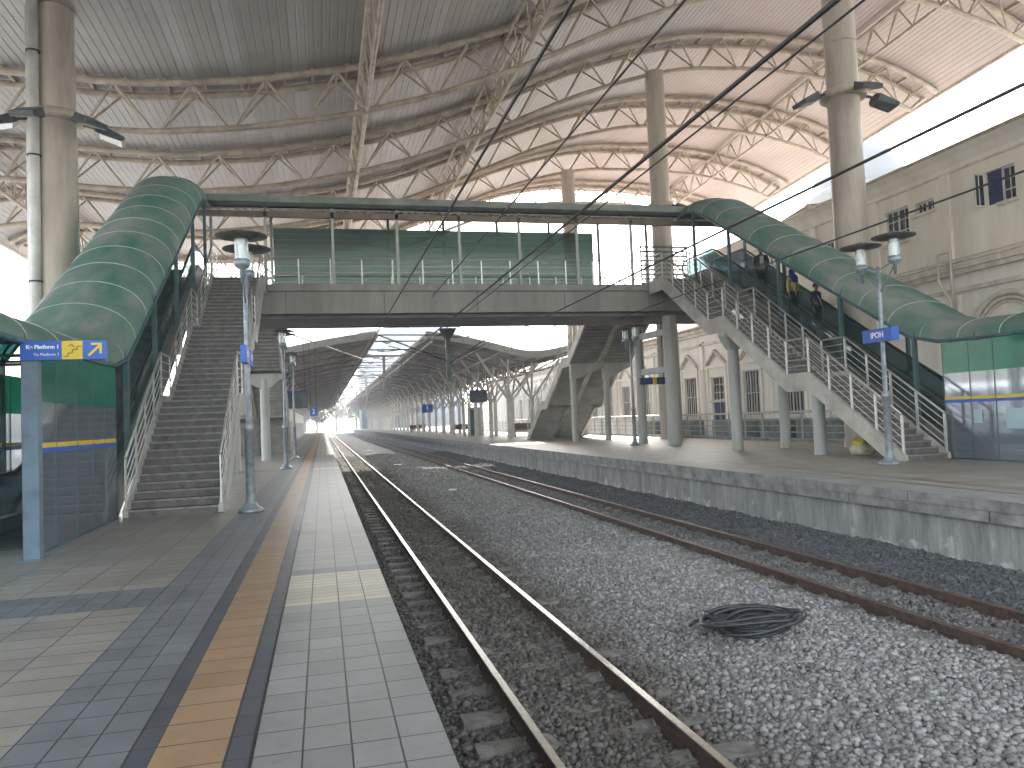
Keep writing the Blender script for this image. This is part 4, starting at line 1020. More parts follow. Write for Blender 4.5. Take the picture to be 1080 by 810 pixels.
# service pipes along the ledge
mb = MB()
for (z, d, r_) in ((6.72,.30,.04),(6.86,.22,.025)): mb.tube([(BX-d, 3, z), (BX-d, 43, z)], r_, 7)
for y in (24.0, 17.5):
    mb.tube([(BX-.12, y, 0), (BX-.12, y, 5.5)], .10, 10)
    mb.tube([(BX-.42, y, 5.5), (BX-.42, y, 7.15), (BX-.42, y+.62, 7.15), (BX-.42, y+.62, 6.1), (BX-.3, y+.25, 5.3), (BX-.2, y+.25, 3.6)], .055, 8)
mb.build('service_pipe', M['trim'], bld)
# upper storey
up_h = [(26.42,27.8,8.25,9.62),(25.05,26.05,9.09,9.54),(21.4,22.66,8.5,9.72),(30.7,31.9,8.45,9.3),(36.0,37.2,8.3,9.6)]
holed('upper_wall', M['plaster'], BX, BX+.35, 2, 43.2, 6.45, 10.45, up_h)
mb = MB(); mb.box(BX+.36, 40, 43.0, 43.2, 6.45, 10.45); mb.build('end_wall', M['plaster'], bld)
window(26.42, 27.8, 8.25, 9.62, 2, 3); window(25.05, 26.05, 9.09, 9.54, 2, 1); window(30.7, 31.9, 8.45, 9.3, 2, 2); window(36.0, 37.2, 8.3, 9.6, 2, 3)
window(21.4, 22.03, 8.5, 9.72, 1, 3); mb = MB(); mb.box(BX+.15, BX+.19, 22.03, 22.66, 8.5, 9.72); mb.build('dark_opening', M['bluedoor'], bld)
mb = MB()   # opened casement
mb.box(BX-.42, BX-.0, 22.69, 22.73, 8.5, 8.56); mb.box(BX-.42, BX-.0, 22.69, 22.73, 9.66, 9.72); mb.box(BX-.42, BX-.37, 22.69, 22.73, 8.56, 9.66); mb.box(BX-.24, BX-.20, 22.69, 22.73, 8.56, 9.66)
cs = mb.build('casement', M['window_frame'], bld); mb = MB(); mb.box(BX-.38, BX-.02, 22.70, 22.715, 8.54, 9.68); mb.build('pane', M['pane'], cs)
for y in (20.4, 24.4, 28.35, 32.6, 35.4, 39.0, 42.8):
    mb = MB(); mb.box(BX-.12, BX-.003, y-.2, y+.2, 6.63, 10.2); mb.build('pilaster', M['plaster'], bld)
mb = MB(); mb.box(BX-.07, BX-.003, 2, 43.2, 10.2, 10.27); mb.build('string_course', M['trim'], bld)
mb = MB(); mb.prism_y([(BX-.005,10.45),(BX+3,10.45),(BX+3,11.05),(BX-.42,11.05),(BX-.42,10.93),(BX-.20,10.75)], 2, 43.3); mb.build('roof_cornice', M['plaster'], bld)
mb = MB(); mb.tube([(BX-.44, 2, 11.02), (BX-.44, 43.3, 11.02)], .07, 8); mb.build('gutter', M['truss'], bld)
mb = MB(); mb.prism_y([(BX+.4,6.62),(BX+9,6.62),(BX+8.5,8.6),(BX+5,8.6),(BX-.55,6.80),(BX-.55,6.67)], 43.25, 110); mb.build('low_roof', M['rooftile'], bld)
mb = MB(); mb.quadset([(BX+1,43.0,11.06),(BX+12,43.0,11.06),(BX+12,34.5,11.06),(BX+1,34.5,11.06),(BX+5,40,13.6),(BX+10,37.5,13.6)], [(0,1,5,4),(1,2,5),(2,3,4,5),(3,0,4),(0,3,2,1)]); mb.build('hipped_roof', M['rooftile'], bld)
mb = MB(); mb.tube([(BX+.3, 25.2, 11.05), (BX+.3, 25.2, 11.75)], .012, 5); mb.tube([(BX+.3, 33, 11.05), (BX+.3, 33, 11.5)], .012, 5); mb.build('lightning_rod', M['darkmetal'], bld)
mb = MB(); mb.box(BX+3.2, BX+14, 2, 34.3, 10.5, 10.9); mb.build('flat_roof', M['concrete'], bld)
# green-grey louvred plinth boxes behind the fence
for y0, y1 in ((29.9,33.2),(33.9,36.4),(37.8,41.5),(44.2,48.4),(49.4,52.6)):
    mb = MB(); mb.box(22.3, 23.2, y0, y1, 0, .98)
    for z in np.arange(.1, .95, .14): mb.box(22.26, 22.299, y0+.04, y1-.04, z, z+.07)
    tag(mb.build('equipment_cabinet', M['grating']), 'low grey green louvred cabinet against the old building behind the platform railing', 'cabinet', 'louvred cabinets behind the railing')

# ------------------------------------------------------------------ small platform canopies
def small_canopy(kind):
    if kind == 'far':
        pf = [(6.7,7.02),(8.57,6.82),(11.16,6.22),(13.2,5.62),(14.3,5.58),(15.8,5.80),(18.2,6.5),(19.2,6.85)]
        c = empty('platform_canopy', (13, 50, ZR), 'long curved platform canopy with branched white columns on the far platform beyond the bridge', 'canopy')
        cols = (12.35, 14.0); zb = ZR
    else:
        pf = [(3.55,7.08),(1.92,6.88),(-.26,6.52),(-2.22,6.1),(-4.6,5.5),(-6.2,5.6),(-8.4,6.3)]
        c = empty('platform_canopy', (-3, 50, 0), 'long curved platform canopy over the near platform beyond the bridge', 'canopy')
        cols = (-4.4, -6.2); zb = 0
    xs_ = [p[0] for p in pf]; zs_ = [p[1] for p in pf]
    order = np.argsort(xs_); ax = np.array(xs_)[order]; az_ = np.array(zs_)[order]
    gx = np.linspace(ax[0], ax[-1], 40); gz = np.interp(gx, ax, az_); gz = np.convolve(np.pad(gz, 3, mode='reflect', reflect_type='odd'), np.ones(7)/7, 'valid')
    Y0, Y1 = 50.0, 226.0
    f = lambda x: float(np.interp(x, gx, gz))
    mb = MB(); n = len(gx)
    vs = [(x, y, z+dz) for dz in (0, .34) for y in (Y0, Y1) for x, z in zip(gx, gz)]
    fs = []
    for k in range(n-1):
        fs += [(k, k+1, n+k+1, n+k), (2*n+k, 3*n+k, 3*n+k+1, 2*n+k+1), (k, 2*n+k, 2*n+k+1, k+1), (n+k, n+k+1, 3*n+k+1, 3*n+k)]
    fs += [(0, n, 3*n, 2*n), (n-1, 3*n-1, 4*n-1, 2*n-1)]
    mb.quadset(vs, fs, False); mb.build('canopy_roof', M['canopy_under'], c)
    mb = MB(); mb.tube([(gx[0]-.02, Y0, gz[0]+.17), (gx[0]-.02, Y1, gz[0]+.17)], .10, 8); mb.tube([(gx[-1]+.02, Y0, gz[-1]+.17), (gx[-1]+.02, Y1, gz[-1]+.17)], .10, 8); mb.build('gutter', M['whitepaint'], c)
    mb = MB()
    for k in range(n-1): mb.bar((gx[k], Y0-.06, gz[k]+.20), (gx[k+1]+.01, Y0-.06, gz[k+1]+.20), .10, .46, (0,0,1))
    mb.build('front_fascia', M['fasciagrey'], c)
    # purlins along the track
    mb = MB()
    for x in np.linspace(ax[0]+.5, ax[-1]-.5, 11): mb.box(x-.05, x+.05, Y0+.2, Y1-.2, f(x)-.17, f(x)-.02)
    mb.build('purlins', M['canopy_top'], c)
    frames = np.arange(51.2, 225, 5.8)
    for i, y in enumerate(frames):
        mb = MB(); mb.tube([(x, y, f(x)-.25) for x in gx[1:-1:2]], .08, 6)
        mid = [x for x in gx[3:-3:2]]
        mb.tube([(x, y, f(x)-.25-.75*math.sin(math.pi*(k+.5)/len(mid))) for k, x in enumerate(mid)], .055, 6)
        for k in range(1, len(mid)-1):
            zt = f(mid[k])-.25; zb_ = f(mid[k])-.25-.75*math.sin(math.pi*(k+.5)/len(mid)); k2 = k+1
            mb.tube([(mid[k], y, zb_), ((mid[k]+mid[k2])/2, y, f((mid[k]+mid[k2])/2)-.25)], .025, 5, cap=False)
            mb.tube([(mid[k2], y, f(mid[k2])-.25-.75*math.sin(math.pi*(k2+.5)/len(mid))), ((mid[k]+mid[k2])/2, y, f((mid[k]+mid[k2])/2)-.25)], .025, 5, cap=False)
        mb.build('rafter_truss', M['canopy_top'], c)
        for x in cols:
            mb = MB(); h = 2.75
            mb.box(x-.13, x+.13, y-.13, y+.13, zb, zb+h)
            for sx_ in (-1, 1):
                for sy_ in (-.0,):
                    xe = x+sx_*2.1
                    mb.bar((x, y, zb+h-.1), (xe, y, f(xe)-.35), .13, .13)
            mb.bar((x, y, zb+h-.1), (x, y+1.9, f(x)-.3), .12, .12); mb.bar((x, y, zb+h-.1), (x, y-1.9 if i else y-.4, f(x)-.3), .12, .12)
            mb.build('branched_column', M['whitepaint'], c)
    return c
small_canopy('far'); small_canopy('near')
# pale wall with openings behind the near platform's canopy
nb_ = empty('platform_building', (-5, 56, 0), 'low cream building along the near platform under the far canopy', 'building')
mb = MB(); mb.box(-7.0, -3.4, 58, 150, 0, 3.6); mb.build('wall', M['plaster_white'], nb_)
for y in np.arange(60, 148, 4.5):
    mb = MB(); mb.box(-3.40, -3.36, y, y+1.1, 0, 2.2); mb.build('door', M['steelblue'], nb_)
mb = MB(); mb.box(-7.2, -3.2, 57.8, 150.2, 3.6, 3.75); mb.build('roof_slab', M['trim'], nb_)

# benches and small things under the far canopy
def bench(x, y, label):
    b = empty('bench', (x, y, ZR), label, 'bench', 'brown benches on the far platform')
    mb = MB(); mb.box(x-1.1, x+1.1, y-.30, y+.28, ZR+.42, ZR+.48); mb.build('seat', M['bench'], b)
    mb = MB(); mb.box(x-1.1, x+1.1, y-.04, y+.02, ZR+.5, ZR+1.02); mb.build('backrest', M['bench'], b)
    for s in (-1, 1):
        mb = MB(); mb.box(x+s*.95-.05, x+s*.95+.05, y-.28, y+.26, ZR, ZR+.42); mb.build('leg', M['bench'], b)
        mb = MB(); mb.box(x+s*1.07-.03, x+s*1.07+.03, y-.30, y+.28, ZR+.62, ZR+.68); mb.build('armrest', M['bench'], b)
bench(15.2, 57.5, 'brown bench on the far platform just left of the far stairs, nearest one')
bench(13.9, 78, 'brown bench deeper under the far canopy, second nearest')
bench(12.9, 108, 'small looking brown bench furthest along the far platform')
k = empty('ticket_booth', (12.9, 66, ZR), 'tall narrow grey green booth between the white canopy columns', 'booth')
mb = MB(); mb.box(12.3, 13.3, 65.5, 66.5, ZR, ZR+2.5); mb.build('cabinet', M['support'], k)
mb = MB(); mb.box(12.38, 12.9, 65.46, 65.498, ZR+.1, ZR+2.3); mb.build('door', M['teal'], k)

# ------------------------------------------------------------------ overhead line
mast = empty('catenary_mast', (5.6, 34.6, 5.7), 'grey drop mast with insulated arms hanging under the middle of the footbridge', 'catenary mast')
mb = MB(); mb.box(5.50, 5.70, 34.3, 34.5, 3.35, DECK-1.25); mb.prism_y([(5.2,DECK-1.25),(6.0,DECK-1.25),(5.72,DECK-1.75),(5.48,DECK-1.75)], 34.28, 34.52); mb.build('post', M['darkmetal'], mast)
def arm_set(parent, x0, x1, y, zt, zb, zc):
    mb = MB(); mb.tube([(x0, y, zt), (x1, y, zt+.05)], .028, 7); mb.tube([(x0, y, zb), (x1, y, zt+.05)], .03, 7); mb.tube([((x0+x1)/2, y, (zt+zb)/2), (x1+(x0-x1)*.05, y, zc)], .018, 6)
    mb.tube([(x0, y, zb), (x0+(x1-x0)*.85, y, zc+.25)], .02, 6); mb.build('cantilever_arm', M['darkmetal'], parent)
    mb = MB(); d = (x1-x0)
    for (za, zb2) in ((zt, zt+.01), (zb, zb+(zt-zb)*.1)):
        for q in range(5): mb.tube([(x0+d*(.08+q*.02), y, za), (x0+d*(.09+q*.02), y, za)], .06, 8)
    mb.build('insulator', M['insul'], parent)
arm_set(mast, 5.5, 2.5, 34.4, 5.45, 4.3, 4.75); arm_set(mast, 5.7, 7.6, 34.4, 5.35, 4.2, 4.75)
mast2 = None
def drop_mast(y, label):
    m_ = empty('catenary_mast', (4.9, y, 3.0), label, 'catenary mast', 'drop masts hung between the platform canopies')
    mb = MB(); mb.box(4.8, 5.0, y-.1, y+.1, 3.2, 6.95); mb.build('post', M['support'], m_)
    mb = MB(); mb.tube([(3.5, y, 7.0), (6.75, y, 7.0)], .07, 8); mb.tube([(3.5, y, 7.2), (4.9, y, 6.6), (6.75, y, 7.2)], .035, 6); mb.build('cross_beam', M['support'], m_)
    arm_set(m_, 4.8, 2.3, y, 6.2, 5.2, 5.1); arm_set(m_, 5.0, 7.0, y, 6.2, 5.2, 5.1)
for q, y in enumerate((62, 88, 114, 140, 166, 192)):
    drop_mast(y, ('nearest','second','third','fourth','fifth','furthest')[q]+' drop mast hanging over the gap between the platform canopies')
tb = empty('cross_bracing', (5, 50, 6.9), 'row of thin steel tubes crossing the gap between the two platform canopies', 'bracing')
for y in np.arange(51.2, 190, 5.8):
    mb = MB(); mb.tube([(3.5, y, 6.98), (6.75, y, 6.98)], .055, 7); mb.tube([(4.0, y, 6.98), (4.3, y, 6.82), (4.6, y, 6.98)], .05, 6); mb.build('tube', M['canopy_top'], tb)
def wire(name, x, z, r, y0, y1, label, sag=.0):
    mb = MB(); ys = np.linspace(y0, y1, 40); mb.tube([(x, y, z-sag*math.sin(math.pi*((y-y0)%45)/45)) for y in ys], r, 6)
    return tag(mb.build(name, M['pole_black']), label, 'cable', 'overhead cables above the tracks')
wire('overhead_wire', 2.04, 4.90, .020, -6, 300, 'thin contact wire above the nearer track')
wire('overhead_wire', 4.40, 6.55, .018, -6, 33, 'thin black cable ending at the footbridge, steeper of the two over the middle')
wire('overhead_wire', 4.40, 5.07, .026, -6, 34.3, 'thickest black cable running overhead to the mast under the footbridge')
wire('overhead_wire', 4.52, 4.98, .012, -6, 34.3, 'hair thin wire hanging just under the thickest black cable')
wire('overhead_wire', 6.93, 4.73, .021, -6, 300, 'faint thin wire crossing the bright sky before the old building roof')
wire('overhead_wire', 11.0, 5.20, .018, -6, 30.3, 'black cable passing in front of the nearest right hand column and its escalator cover')
mb = MB(); mb.tube([(13.2, 36, 6.9), (8.6, 52, 4.6)], .03, 6); mb.tube([(-1.6, 40, 6.3), (3.3, 54, 5.9)], .04, 6)
tag(mb.build('stay_rod', M['support']), 'slanting grey stay rods between the footbridge and the small canopies', 'rod')

# ------------------------------------------------------------------ coil of hose
cc = []
def coil():
    mb = MB(); cx, cy, cz = 4.36, 7.5, -.80
    base = float(bed_z(np.array(cx), np.array(cy)))+.06
    rc = random.Random(11)
    for k in range(10):
        a = rc.uniform(.30, .52); b_ = rc.uniform(.20, .36); ox = rc.uniform(-.07, .07); oy = rc.uniform(-.09, .07); ph = rc.uniform(0, 6); tw = rc.uniform(-.25, .25)
        pts = []
        for t in np.linspace(0, 6.283, 36):
            sq = 1+.12*math.cos(2*t+ph)+.05*math.cos(3*t)
            u, v = a*math.cos(t)*sq, b_*math.sin(t)*sq
            pts.append((cx+ox+u*math.cos(tw)-v*math.sin(tw), cy+oy+v*math.cos(tw)+u*math.sin(tw), base+.02+.013*k+.03*math.sin(2*t+ph)+.01))
        mb.tube(pts, .020, 8)
    for (pts) in ([(cx-.25,cy+.18,base+.10),(cx-.42,cy+.20,base+.10),(cx-.54,cy+.22,base+.07),(cx-.60,cy+.23,base+.03)], [(cx-.1,cy-.12,base+.12),(cx-.35,cy-.03,base+.10),(cx-.5,cy-.04,base+.06),(cx-.60,cy-.08,base+.02)],
                  [(cx+.3,cy+.05,base+.12),(cx+.42,cy-.02,base+.10),(cx+.52,cy-.03,base+.05)]):
        mb.tube(pts, .018, 8)
    for k, t in enumerate((2.7, 2.9, 3.1, 3.35)):
        x, y = cx+.40*math.cos(t), cy+.22*math.sin(t)
        mb.tube([(x-.03, y+.05, base+.02), (x-.02, y+.03, base+.13), (x+.02, y-.02, base+.16), (x+.05, y-.05, base+.04)], .016, 6)
    tag(mb.build('hose_coil', M['hose']), 'coil of black hose lying on the pale gravel between the tracks', 'hose')
coil()
SCRAP = (4.28, 26.44); PL1 = (4.13, 44.22); PL2 = (3.89, 69.66)
def flat_plate(name, x, y, sx, sy, mat, label, cat, h=.02):
    z = float(bed_z(np.array(x), np.array(y)))+.045; mb = MB()
    n = 9; rp = random.Random(int(x*100)); ring = [(x+sx*rp.uniform(.8,1.1)*math.cos(2*math.pi*k/n), y+sy*rp.uniform(.8,1.1)*math.sin(2*math.pi*k/n)) for k in range(n)]
    vs = [(a, b, z) for a, b in ring]+[(a, b, z+h+rp.uniform(0,.02)) for a, b in ring]
    mb.quadset(vs, [tuple(range(n))[::-1], tuple(range(n, 2*n))]+[(i, (i+1)%n, n+(i+1)%n, n+i) for i in range(n)])
    tag(mb.build(name, mat), label, cat)
flat_plate('paper_scrap', *SCRAP, .16, .12, M['white'], 'small white scrap of paper on the gravel between the two tracks', 'litter')
flat_plate('metal_plate', *PL1, .34, .55, M['darkmetal'], 'dark flat plate lying on the gravel, the nearer of two', 'plate')
flat_plate('metal_plate', *PL2, .40, .9, M['darkmetal'], 'dark flat plate lying on the gravel, the further of two', 'plate')
# bag beside the right hand stairs
bg_ = empty('rubbish_bag', (14.6, 18.7, ZR), 'crumpled cream bag with yellow cloth on top, under the foot of the right hand stairs', 'bag')
def lump(c, rx, ry, rz_, n=18, m=12, seed=1, amp=.18):
    mb = MB(); rs = np.random.default_rng(seed); ph = rs.uniform(0, 6.28, 8); vs = []
    for i in range(m+1):
        v = math.pi*i/m
        for j in range(n):
            u = 2*math.pi*j/n; q = 1+amp*(math.sin(3*u+ph[0]+2*v)*.5+math.sin(5*u+ph[1])*math.sin(4*v+ph[2])*.5+.4*math.sin(9*u+7*v+ph[3]))
            vs.append((c[0]+rx*q*math.sin(v)*math.cos(u), c[1]+ry*q*math.sin(v)*math.sin(u), max(ZR+.002, c[2]+rz_*q*math.cos(v))))
    mb.quadset(vs, [(i*n+j, i*n+(j+1)%n, (i+1)*n+(j+1)%n, (i+1)*n+j) for i in range(m) for j in range(n)], True); return mb
lump((14.6, 18.7, ZR+.16), .30, .36, .19, seed=3).build('bag_body', M['bag'], bg_)
lump((14.55, 18.72, ZR+.34), .19, .24, .12, seed=5, amp=.25).build('bag_top', M['bagyellow'], bg_)

# ------------------------------------------------------------------ people
def skin_mesh(name, J, E, mat, parent, root=0, sub=2):
    me = bpy.data.meshes.new(name); me.from_pydata([j[0] for j in J], E, []); o = bpy.data.objects.new(name, me); COL.objects.link(o)
    md = o.modifiers.new('skin', 'SKIN'); md.use_smooth_shade = True
    for i, v in enumerate(me.skin_vertices[0].data):
        r = J[i][1]; v.radius = r if isinstance(r, tuple) else (r, r); v.use_root = (i == root)
    s = o.modifiers.new('sub', 'SUBSURF'); s.levels = 1; s.render_levels = 1
    dg = bpy.context.evaluated_depsgraph_get(); me2 = bpy.data.meshes.new_from_object(o.evaluated_get(dg)); bpy.data.objects.remove(o)
    me2.materials.clear(); me2.materials.append(mat)
    o = bpy.data.objects.new(name, me2); COL.objects.link(o); o.parent = parent
    for p in me2.polygons: p.use_smooth = True
    return o
def person(loc, h, rotz, label, top, bottom, armL='rail', hair='short', hijab=False, jacket=None, long_top=False, foot_dz=0.0):
    # local frame: faces -Y
    p = empty('person', loc, label, 'person', rotz=rotz); S = h/1.72
    def s(x, y, z): return (x*S, y*S, z*S)
    hand = {'rail': ((.34,-.02,1.20), (.36,-.26,1.02)), 'down': ((.25,.02,1.12), (.27,-.04,.84)), 'bent': ((.24,.02,1.12), (.10,-.24,1.14))}
    eL, hL = hand[armL]; eR, hR = (-.25,.02,1.12), (-.27,-.05,.84)
    if armL == 'bent': eR, hR = (-.24,.02,1.12), (-.06,-.24,1.10)
    J = [(s(0,0,.95),.125*S),(s(0,.0,1.15),.115*S),(s(0,.01,1.36),.125*S),(s(0,.0,1.47),.055*S),(s(0,-.01,1.54),.06*S),(s(0,-.015,1.63),.088*S),(s(0,-.01,1.70),.06*S),
         (s(.17,.01,1.40),.055*S),(s(*eL),.040*S),(s(*hL),.026*S),(s(-.17,.01,1.40),.055*S),(s(*eR),.040*S),(s(*hR),.026*S),
         (s(.09,0,.88),.085*S),(s(.10,-.01,.50),.058*S),(s(.10,.02,.10),.04*S),(s(.10,-.13,.04),.032*S),
         (s(-.09,0,.88),.085*S),(s(-.10,-.01,.50),.058*S),(s(-.10,.02,.10),.04*S),(s(-.10,-.13,.04),.032*S)]
    E = [(0,1),(1,2),(2,3),(3,4),(4,5),(5,6),(2,7),(7,8),(8,9),(2,10),(10,11),(11,12),(0,13),(13,14),(14,15),(15,16),(0,17),(17,18),(18,19),(19,20)]
    for (hand_i, hp, ep) in ((9, hL, eL), (12, hR, eR)):
        d = (Vector(hp)-Vector(ep)).normalized(); sd = Vector((1,0,0)) if abs(d.x) < .7 else Vector((0,0,1))
        b0 = len(J); J.append(((Vector(hp)+d*.07)*S, .026*S)); E.append((hand_i, b0))
        for q, ln in ((-1.5,.062),(-.5,.075),(.5,.07),(1.5,.055)):
            i0 = len(J); pp = Vector(hp)+d*.10+sd*q*.017; J.append((pp*S, .009*S)); J.append(((pp+d*ln+Vector((0,-.02,-.012)))*S, .008*S)); E += [(b0, i0), (i0, i0+1)]
        i0 = len(J); J.append(((Vector(hp)+d*.03+sd*-.04)*S, .010*S)); J.append(((Vector(hp)+d*.075+sd*-.055)*S, .009*S)); E += [(hand_i, i0), (i0, i0+1)]
    skin_mesh('body', [(tuple(a), r) for a, r in J], E, M['skin'], p)
    # face details
    def ball(name, c, r, mat, sx=1, sy=1, sz=1, par=p):
        mb = MB(); n, m = 16, 10; vs = []
        for i in range(m+1):
            v = math.pi*i/m
            for j in range(n): u = 2*math.pi*j/n; vs.append((c[0]*S+r*S*sx*math.sin(v)*math.cos(u), c[1]*S+r*S*sy*math.sin(v)*math.sin(u), c[2]*S+r*S*sz*math.cos(v)))
        mb.quadset(vs, [(i*n+j, i*n+(j+1)%n, (i+1)*n+(j+1)%n, (i+1)*n+j) for i in range(m) for j in range(n)], True)
        mb.v = [tuple(Vector(q)+root_loc(par)) for q in mb.v]; return mb.build(name, mat, par)
    for q in (-1, 1): ball('eye', (q*.032, -.098, 1.62), .011, M['hair'])
    ball('nose', (0, -.108, 1.595), .014, M['skin'], .8, 1.2, 1.3); ball('mouth', (0, -.098, 1.565), .016, M['jacket'], 1.3, .4, .35)
    if hijab:
        ball('headscarf', (0, .015, 1.635), .118, M['hijab'], .95, 1.0, 1.12); ball('scarf_drape', (0, .0, 1.38), .20, M['hijab'], 1.05, .82, 1.05)
        ball('face', (0, -.075, 1.615), .062, M['skin'], .95, .75, 1.15)
    else: ball('hair', (0, .018, 1.665), .098, M['hair'], .95, 1.0, .95)
    t0 = .70 if long_top else .90
    TJ = [(s(0,0,t0),.150*S),(s(0,0,1.15),.138*S),(s(0,.01,1.34),.150*S),(s(0,0,1.44),.085*S),(s(.19,.01,1.40),.072*S),(s(*eL),.056*S),(s(*(Vector(hL)*.85+Vector(eL)*.15)),.044*S),(s(-.19,.01,1.40),.072*S),(s(*eR),.056*S),(s(*(Vector(hR)*.85+Vector(eR)*.15)),.044*S)]
    skin_mesh('jacket' if jacket else 'top', TJ, [(0,1),(1,2),(2,3),(2,4),(4,5),(5,6),(2,7),(7,8),(8,9)], M[top], p)
    if jacket:
        mb = MB(); r0 = root_loc(p); vs = [Vector(s(*q))+r0 for q in ((-.055,-.168,1.40),(.055,-.168,1.40),(.075,-.160,1.0),(-.075,-.160,1.0),(-.055,-.10,1.40),(.055,-.10,1.40),(.075,-.10,1.0),(-.075,-.10,1.0))]
        mb.quadset(vs, [(0,1,2,3),(7,6,5,4),(0,4,5,1),(1,5,6,2),(2,6,7,3),(3,7,4,0)]); mb.build('shirt_front', M[jacket], p)
    BJ = [(s(0,0,.92),.135*S),(s(.095,0,.86),.105*S),(s(.10,-.01,.50),.078*S),(s(.10,.02,.09),.062*S),(s(-.095,0,.86),.105*S),(s(-.10,-.01,.50),.078*S),(s(-.10,.02,.09),.062*S)]
    skin_mesh('trousers', BJ, [(0,1),(1,2),(2,3),(0,4),(4,5),(5,6)], M[bottom], p)
    for q in (-1, 1): ball('shoe', (q*.10, -.06, .045), .06, M['hair'], .8, 2.1, .75)
    return p
def step_z(y): k = 34; t = (y-15.75)/((DECK-ZR)/.577); return ZR+(DECK-ZR)*(math.floor(t*k)+1)/k+.03
yv = 25.1; person((15.80, yv, step_z(yv)), 1.86, R(-20), 'man in an open dark brown jacket over a pale shirt, topmost on the escalator', 'jacket', 'trouser', 'bent', jacket='shirt')
yv = 23.35; person((15.88, yv, step_z(yv)), 1.70, R(15), 'woman in a blue headscarf and yellow tunic on the escalator behind a teal post', 'tunic', 'trouser', 'down', hijab=True, long_top=True)
yv = 22.3; pb = person((16.02, yv, step_z(yv)), 1.62, R(20), 'young person in dark navy with a shoulder strap, lowest of the three on the escalator', 'navy', 'trouser', 'down')
mb = MB(); r0 = root_loc(pb); mb.tube([Vector(q)+r0 for q in ((-.12,-.14,1.20),(0,-.16,1.0),(.14,-.12,.82))], .018, 6); mb.build('shoulder_strap', M['column'], pb)
person((16.05, 13.9, ZR), 1.74, R(-60), 'person in a dark navy suit at the right edge, standing behind the glass screen', 'navy', 'trouser', 'bent')

# papers stuck on the right hand glass screen
for i, (y0, y1, z0_, z1_) in enumerate(((15.0,15.25,1.02,1.36),(13.5,14.35,.90,1.36))):
    mb = MB(); mb.box(15.035, 15.041, y0, y1, z0_, z1_)
    tag(mb.build('notice', pbr('pale_blue_notice', (.42,.56,.62), .5, var=.06)), ('small pale notice stuck on the right hand glass screen' if i == 0 else 'large pale blue notice stuck on the right hand glass screen'), 'notice')
mb = MB(); mb.box(15.25, 15.6, 13.0, 15.3, ZR+.0, ZR+.36); tag(mb.build('floor_cabinet', M['support']), 'low grey metal box behind the right hand glass screen', 'cabinet')

# ------------------------------------------------------------------ far things
dm = empty('dome', (67.5, 84, 24), 'pale hazy dome rising beyond the old building roof', 'dome')
mb = MB(); mb.lathe((67.5, 84, 28.5), [(5.6*math.cos(a), 6.6*math.sin(a)) for a in np.linspace(0, 1.57, 16)], 40); mb.build('dome_shell', M['dome'], dm)
mb = MB(); mb.lathe((67.5, 84, 0), [(6.2,0),(6.2,27.5),(6.5,27.6),(6.5,28.4),(5.7,28.5)], 40); mb.build('drum', M['dome'], dm)
tw = empty('tower_block', (31, 250, 0), 'tall pale glass tower block fading into the haze beyond the tracks', 'building')
mb = MB(); mb.prism_y([(21,-1),(45,-1),(45,36),(41,46),(27,46),(22,38)], 250, 275); mb.build('wall', M['tower'], tw)
for z in np.arange(4, 44, 3.4):
    mb = MB(); mb.box(23, 43.5 if z < 34 else 40, 249.9, 249.99, z, z+2.0); mb.build('window_band', M['tower_glass'], tw)
lb = empty('annex_block', (14, 235, 0), 'low pale block in the haze at the foot of the tower', 'building')
mb = MB(); mb.box(11.5, 20.8, 235, 250, -1, 30.0); mb.build('wall', M['tower'], lb)
for z in np.arange(3, 28, 3.2):
    mb = MB(); mb.box(12.2, 20.1, 234.9, 234.99, z, z+1.5); mb.build('window_band', M['tower_glass'], lb)

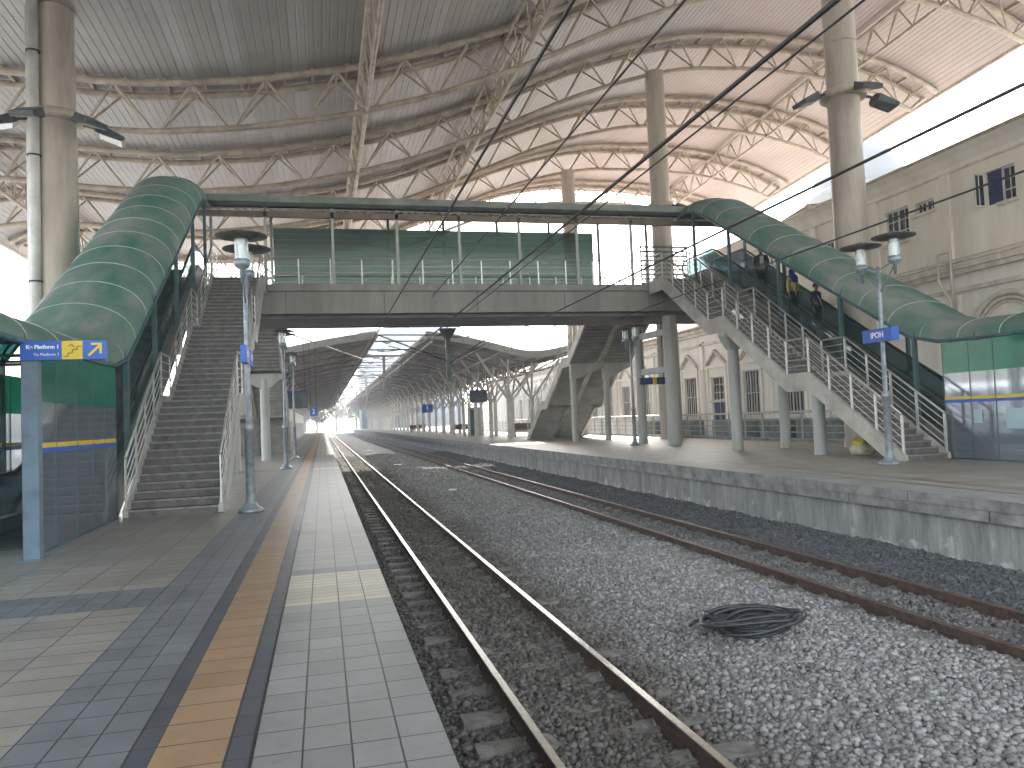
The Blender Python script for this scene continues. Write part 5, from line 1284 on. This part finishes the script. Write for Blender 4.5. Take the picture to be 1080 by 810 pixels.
def tree(x, y, h, r, label):
    t = empty('tree', (x, y, -1.1), label, 'tree', 'hazy trees at the end of the tracks')
    mb = MB(); mb.tube([(x, y, -1.1), (x+.2, y, h*.3), (x-.1, y+.1, h*.6)], .35, 8, r2=.15)
    for k in range(5):
        a = k*1.3; mb.tube([(x, y, h*.35), (x+r*.5*math.cos(a), y+r*.5*math.sin(a), h*.6)], .14, 6, r2=.06)
    mb.build('trunk', M['bark'], t)
    mb = MB(); cl = [(x+random.uniform(-.6,.6)*r, y+random.uniform(-.6,.6)*r, h*random.uniform(.45,.9), r*random.uniform(.3,.55)) for _ in range(16)]
    for (cx, cy, cz, cr) in cl:
        for _ in range(110):
            v = Vector((random.gauss(0,1), random.gauss(0,1), random.gauss(0,1))).normalized()*cr*random.uniform(.55, 1.05)
            c0 = Vector((cx, cy, cz))+v*1.0; a = Vector((random.gauss(0,1), random.gauss(0,1), random.gauss(0,1))).normalized()*.32; b_ = a.cross(Vector((random.gauss(0,1), random.gauss(0,1), 1))).normalized()*.26
            mb.quadset([c0-a, c0-b_, c0+a, c0+b_], [(0,1,2,3)])
    mb.build('crown', M['leaf'], t)
for i, (x, y, h, r) in enumerate(((-9,262,9,5),(-2,285,8,4.5),(5,300,11,6),(12,290,9,5),(-17,245,11,6),(20,300,12,6.5))):
    tree(x, y, h, r, ('hazy tree left of the track end','low hazy tree at the very end of the near platform','tall hazy tree where the rails vanish','hazy tree right of the vanishing rails','big hazy tree far left behind the canopy','broad hazy tree behind the far canopy')[i])
# left side background
tn = empty('parked_train', (-34, 30, 0), 'white and lavender train carriage standing far left beyond the glass screens', 'train')
mb = MB(); mb.prism_y([(-35.400,.1),(-32.600,.1),(-32.500,1.0),(-32.500,2.7),(-32.900,3.2),(-35.100,3.2),(-35.500,2.7),(-35.500,1.0)], -10, 90); mb.build('body', pbr('white_train_paint', (.66,.66,.70), .35, var=.05), tn)
for y in np.arange(-8, 88, 2.6):
    mb = MB(); mb.box(-32.490, -32.460, y, y+1.6, 1.55, 2.35); mb.build('window', M['pane'], tn)
mb = MB(); mb.box(-32.488, -32.465, -10, 90, .85, 1.25); mb.build('stripe', pbr('lavender_stripe', (.30,.27,.50), .4, var=.05), tn)
mb = MB(); mb.box(-32.900, -32.700, -10, 90, -.2, .099); mb.box(-35.300, -35.100, -10, 90, -.2, .099); mb.build('bogie', M['darkmetal'], tn)

# ------------------------------------------------------------------ air
mb = MB(); mb.box(-120, 160, -40, 460, -2.3, 48)
hz = mb.build('haze', new_mat('haze_air')[0]); tag(hz, kind='stuff')
hm = hz.data.materials[0]; hn = hm.node_tree; hn.nodes.remove(hn.nodes['Principled BSDF'])
pv = hn.nodes.new('ShaderNodeVolumePrincipled'); pv.inputs['Color'].default_value = (.93,.95,1,1); pv.inputs['Density'].default_value = .0015; pv.inputs['Anisotropy'].default_value = .0
hn.links.new(pv.outputs[0], hn.nodes['Material Output'].inputs['Volume'])
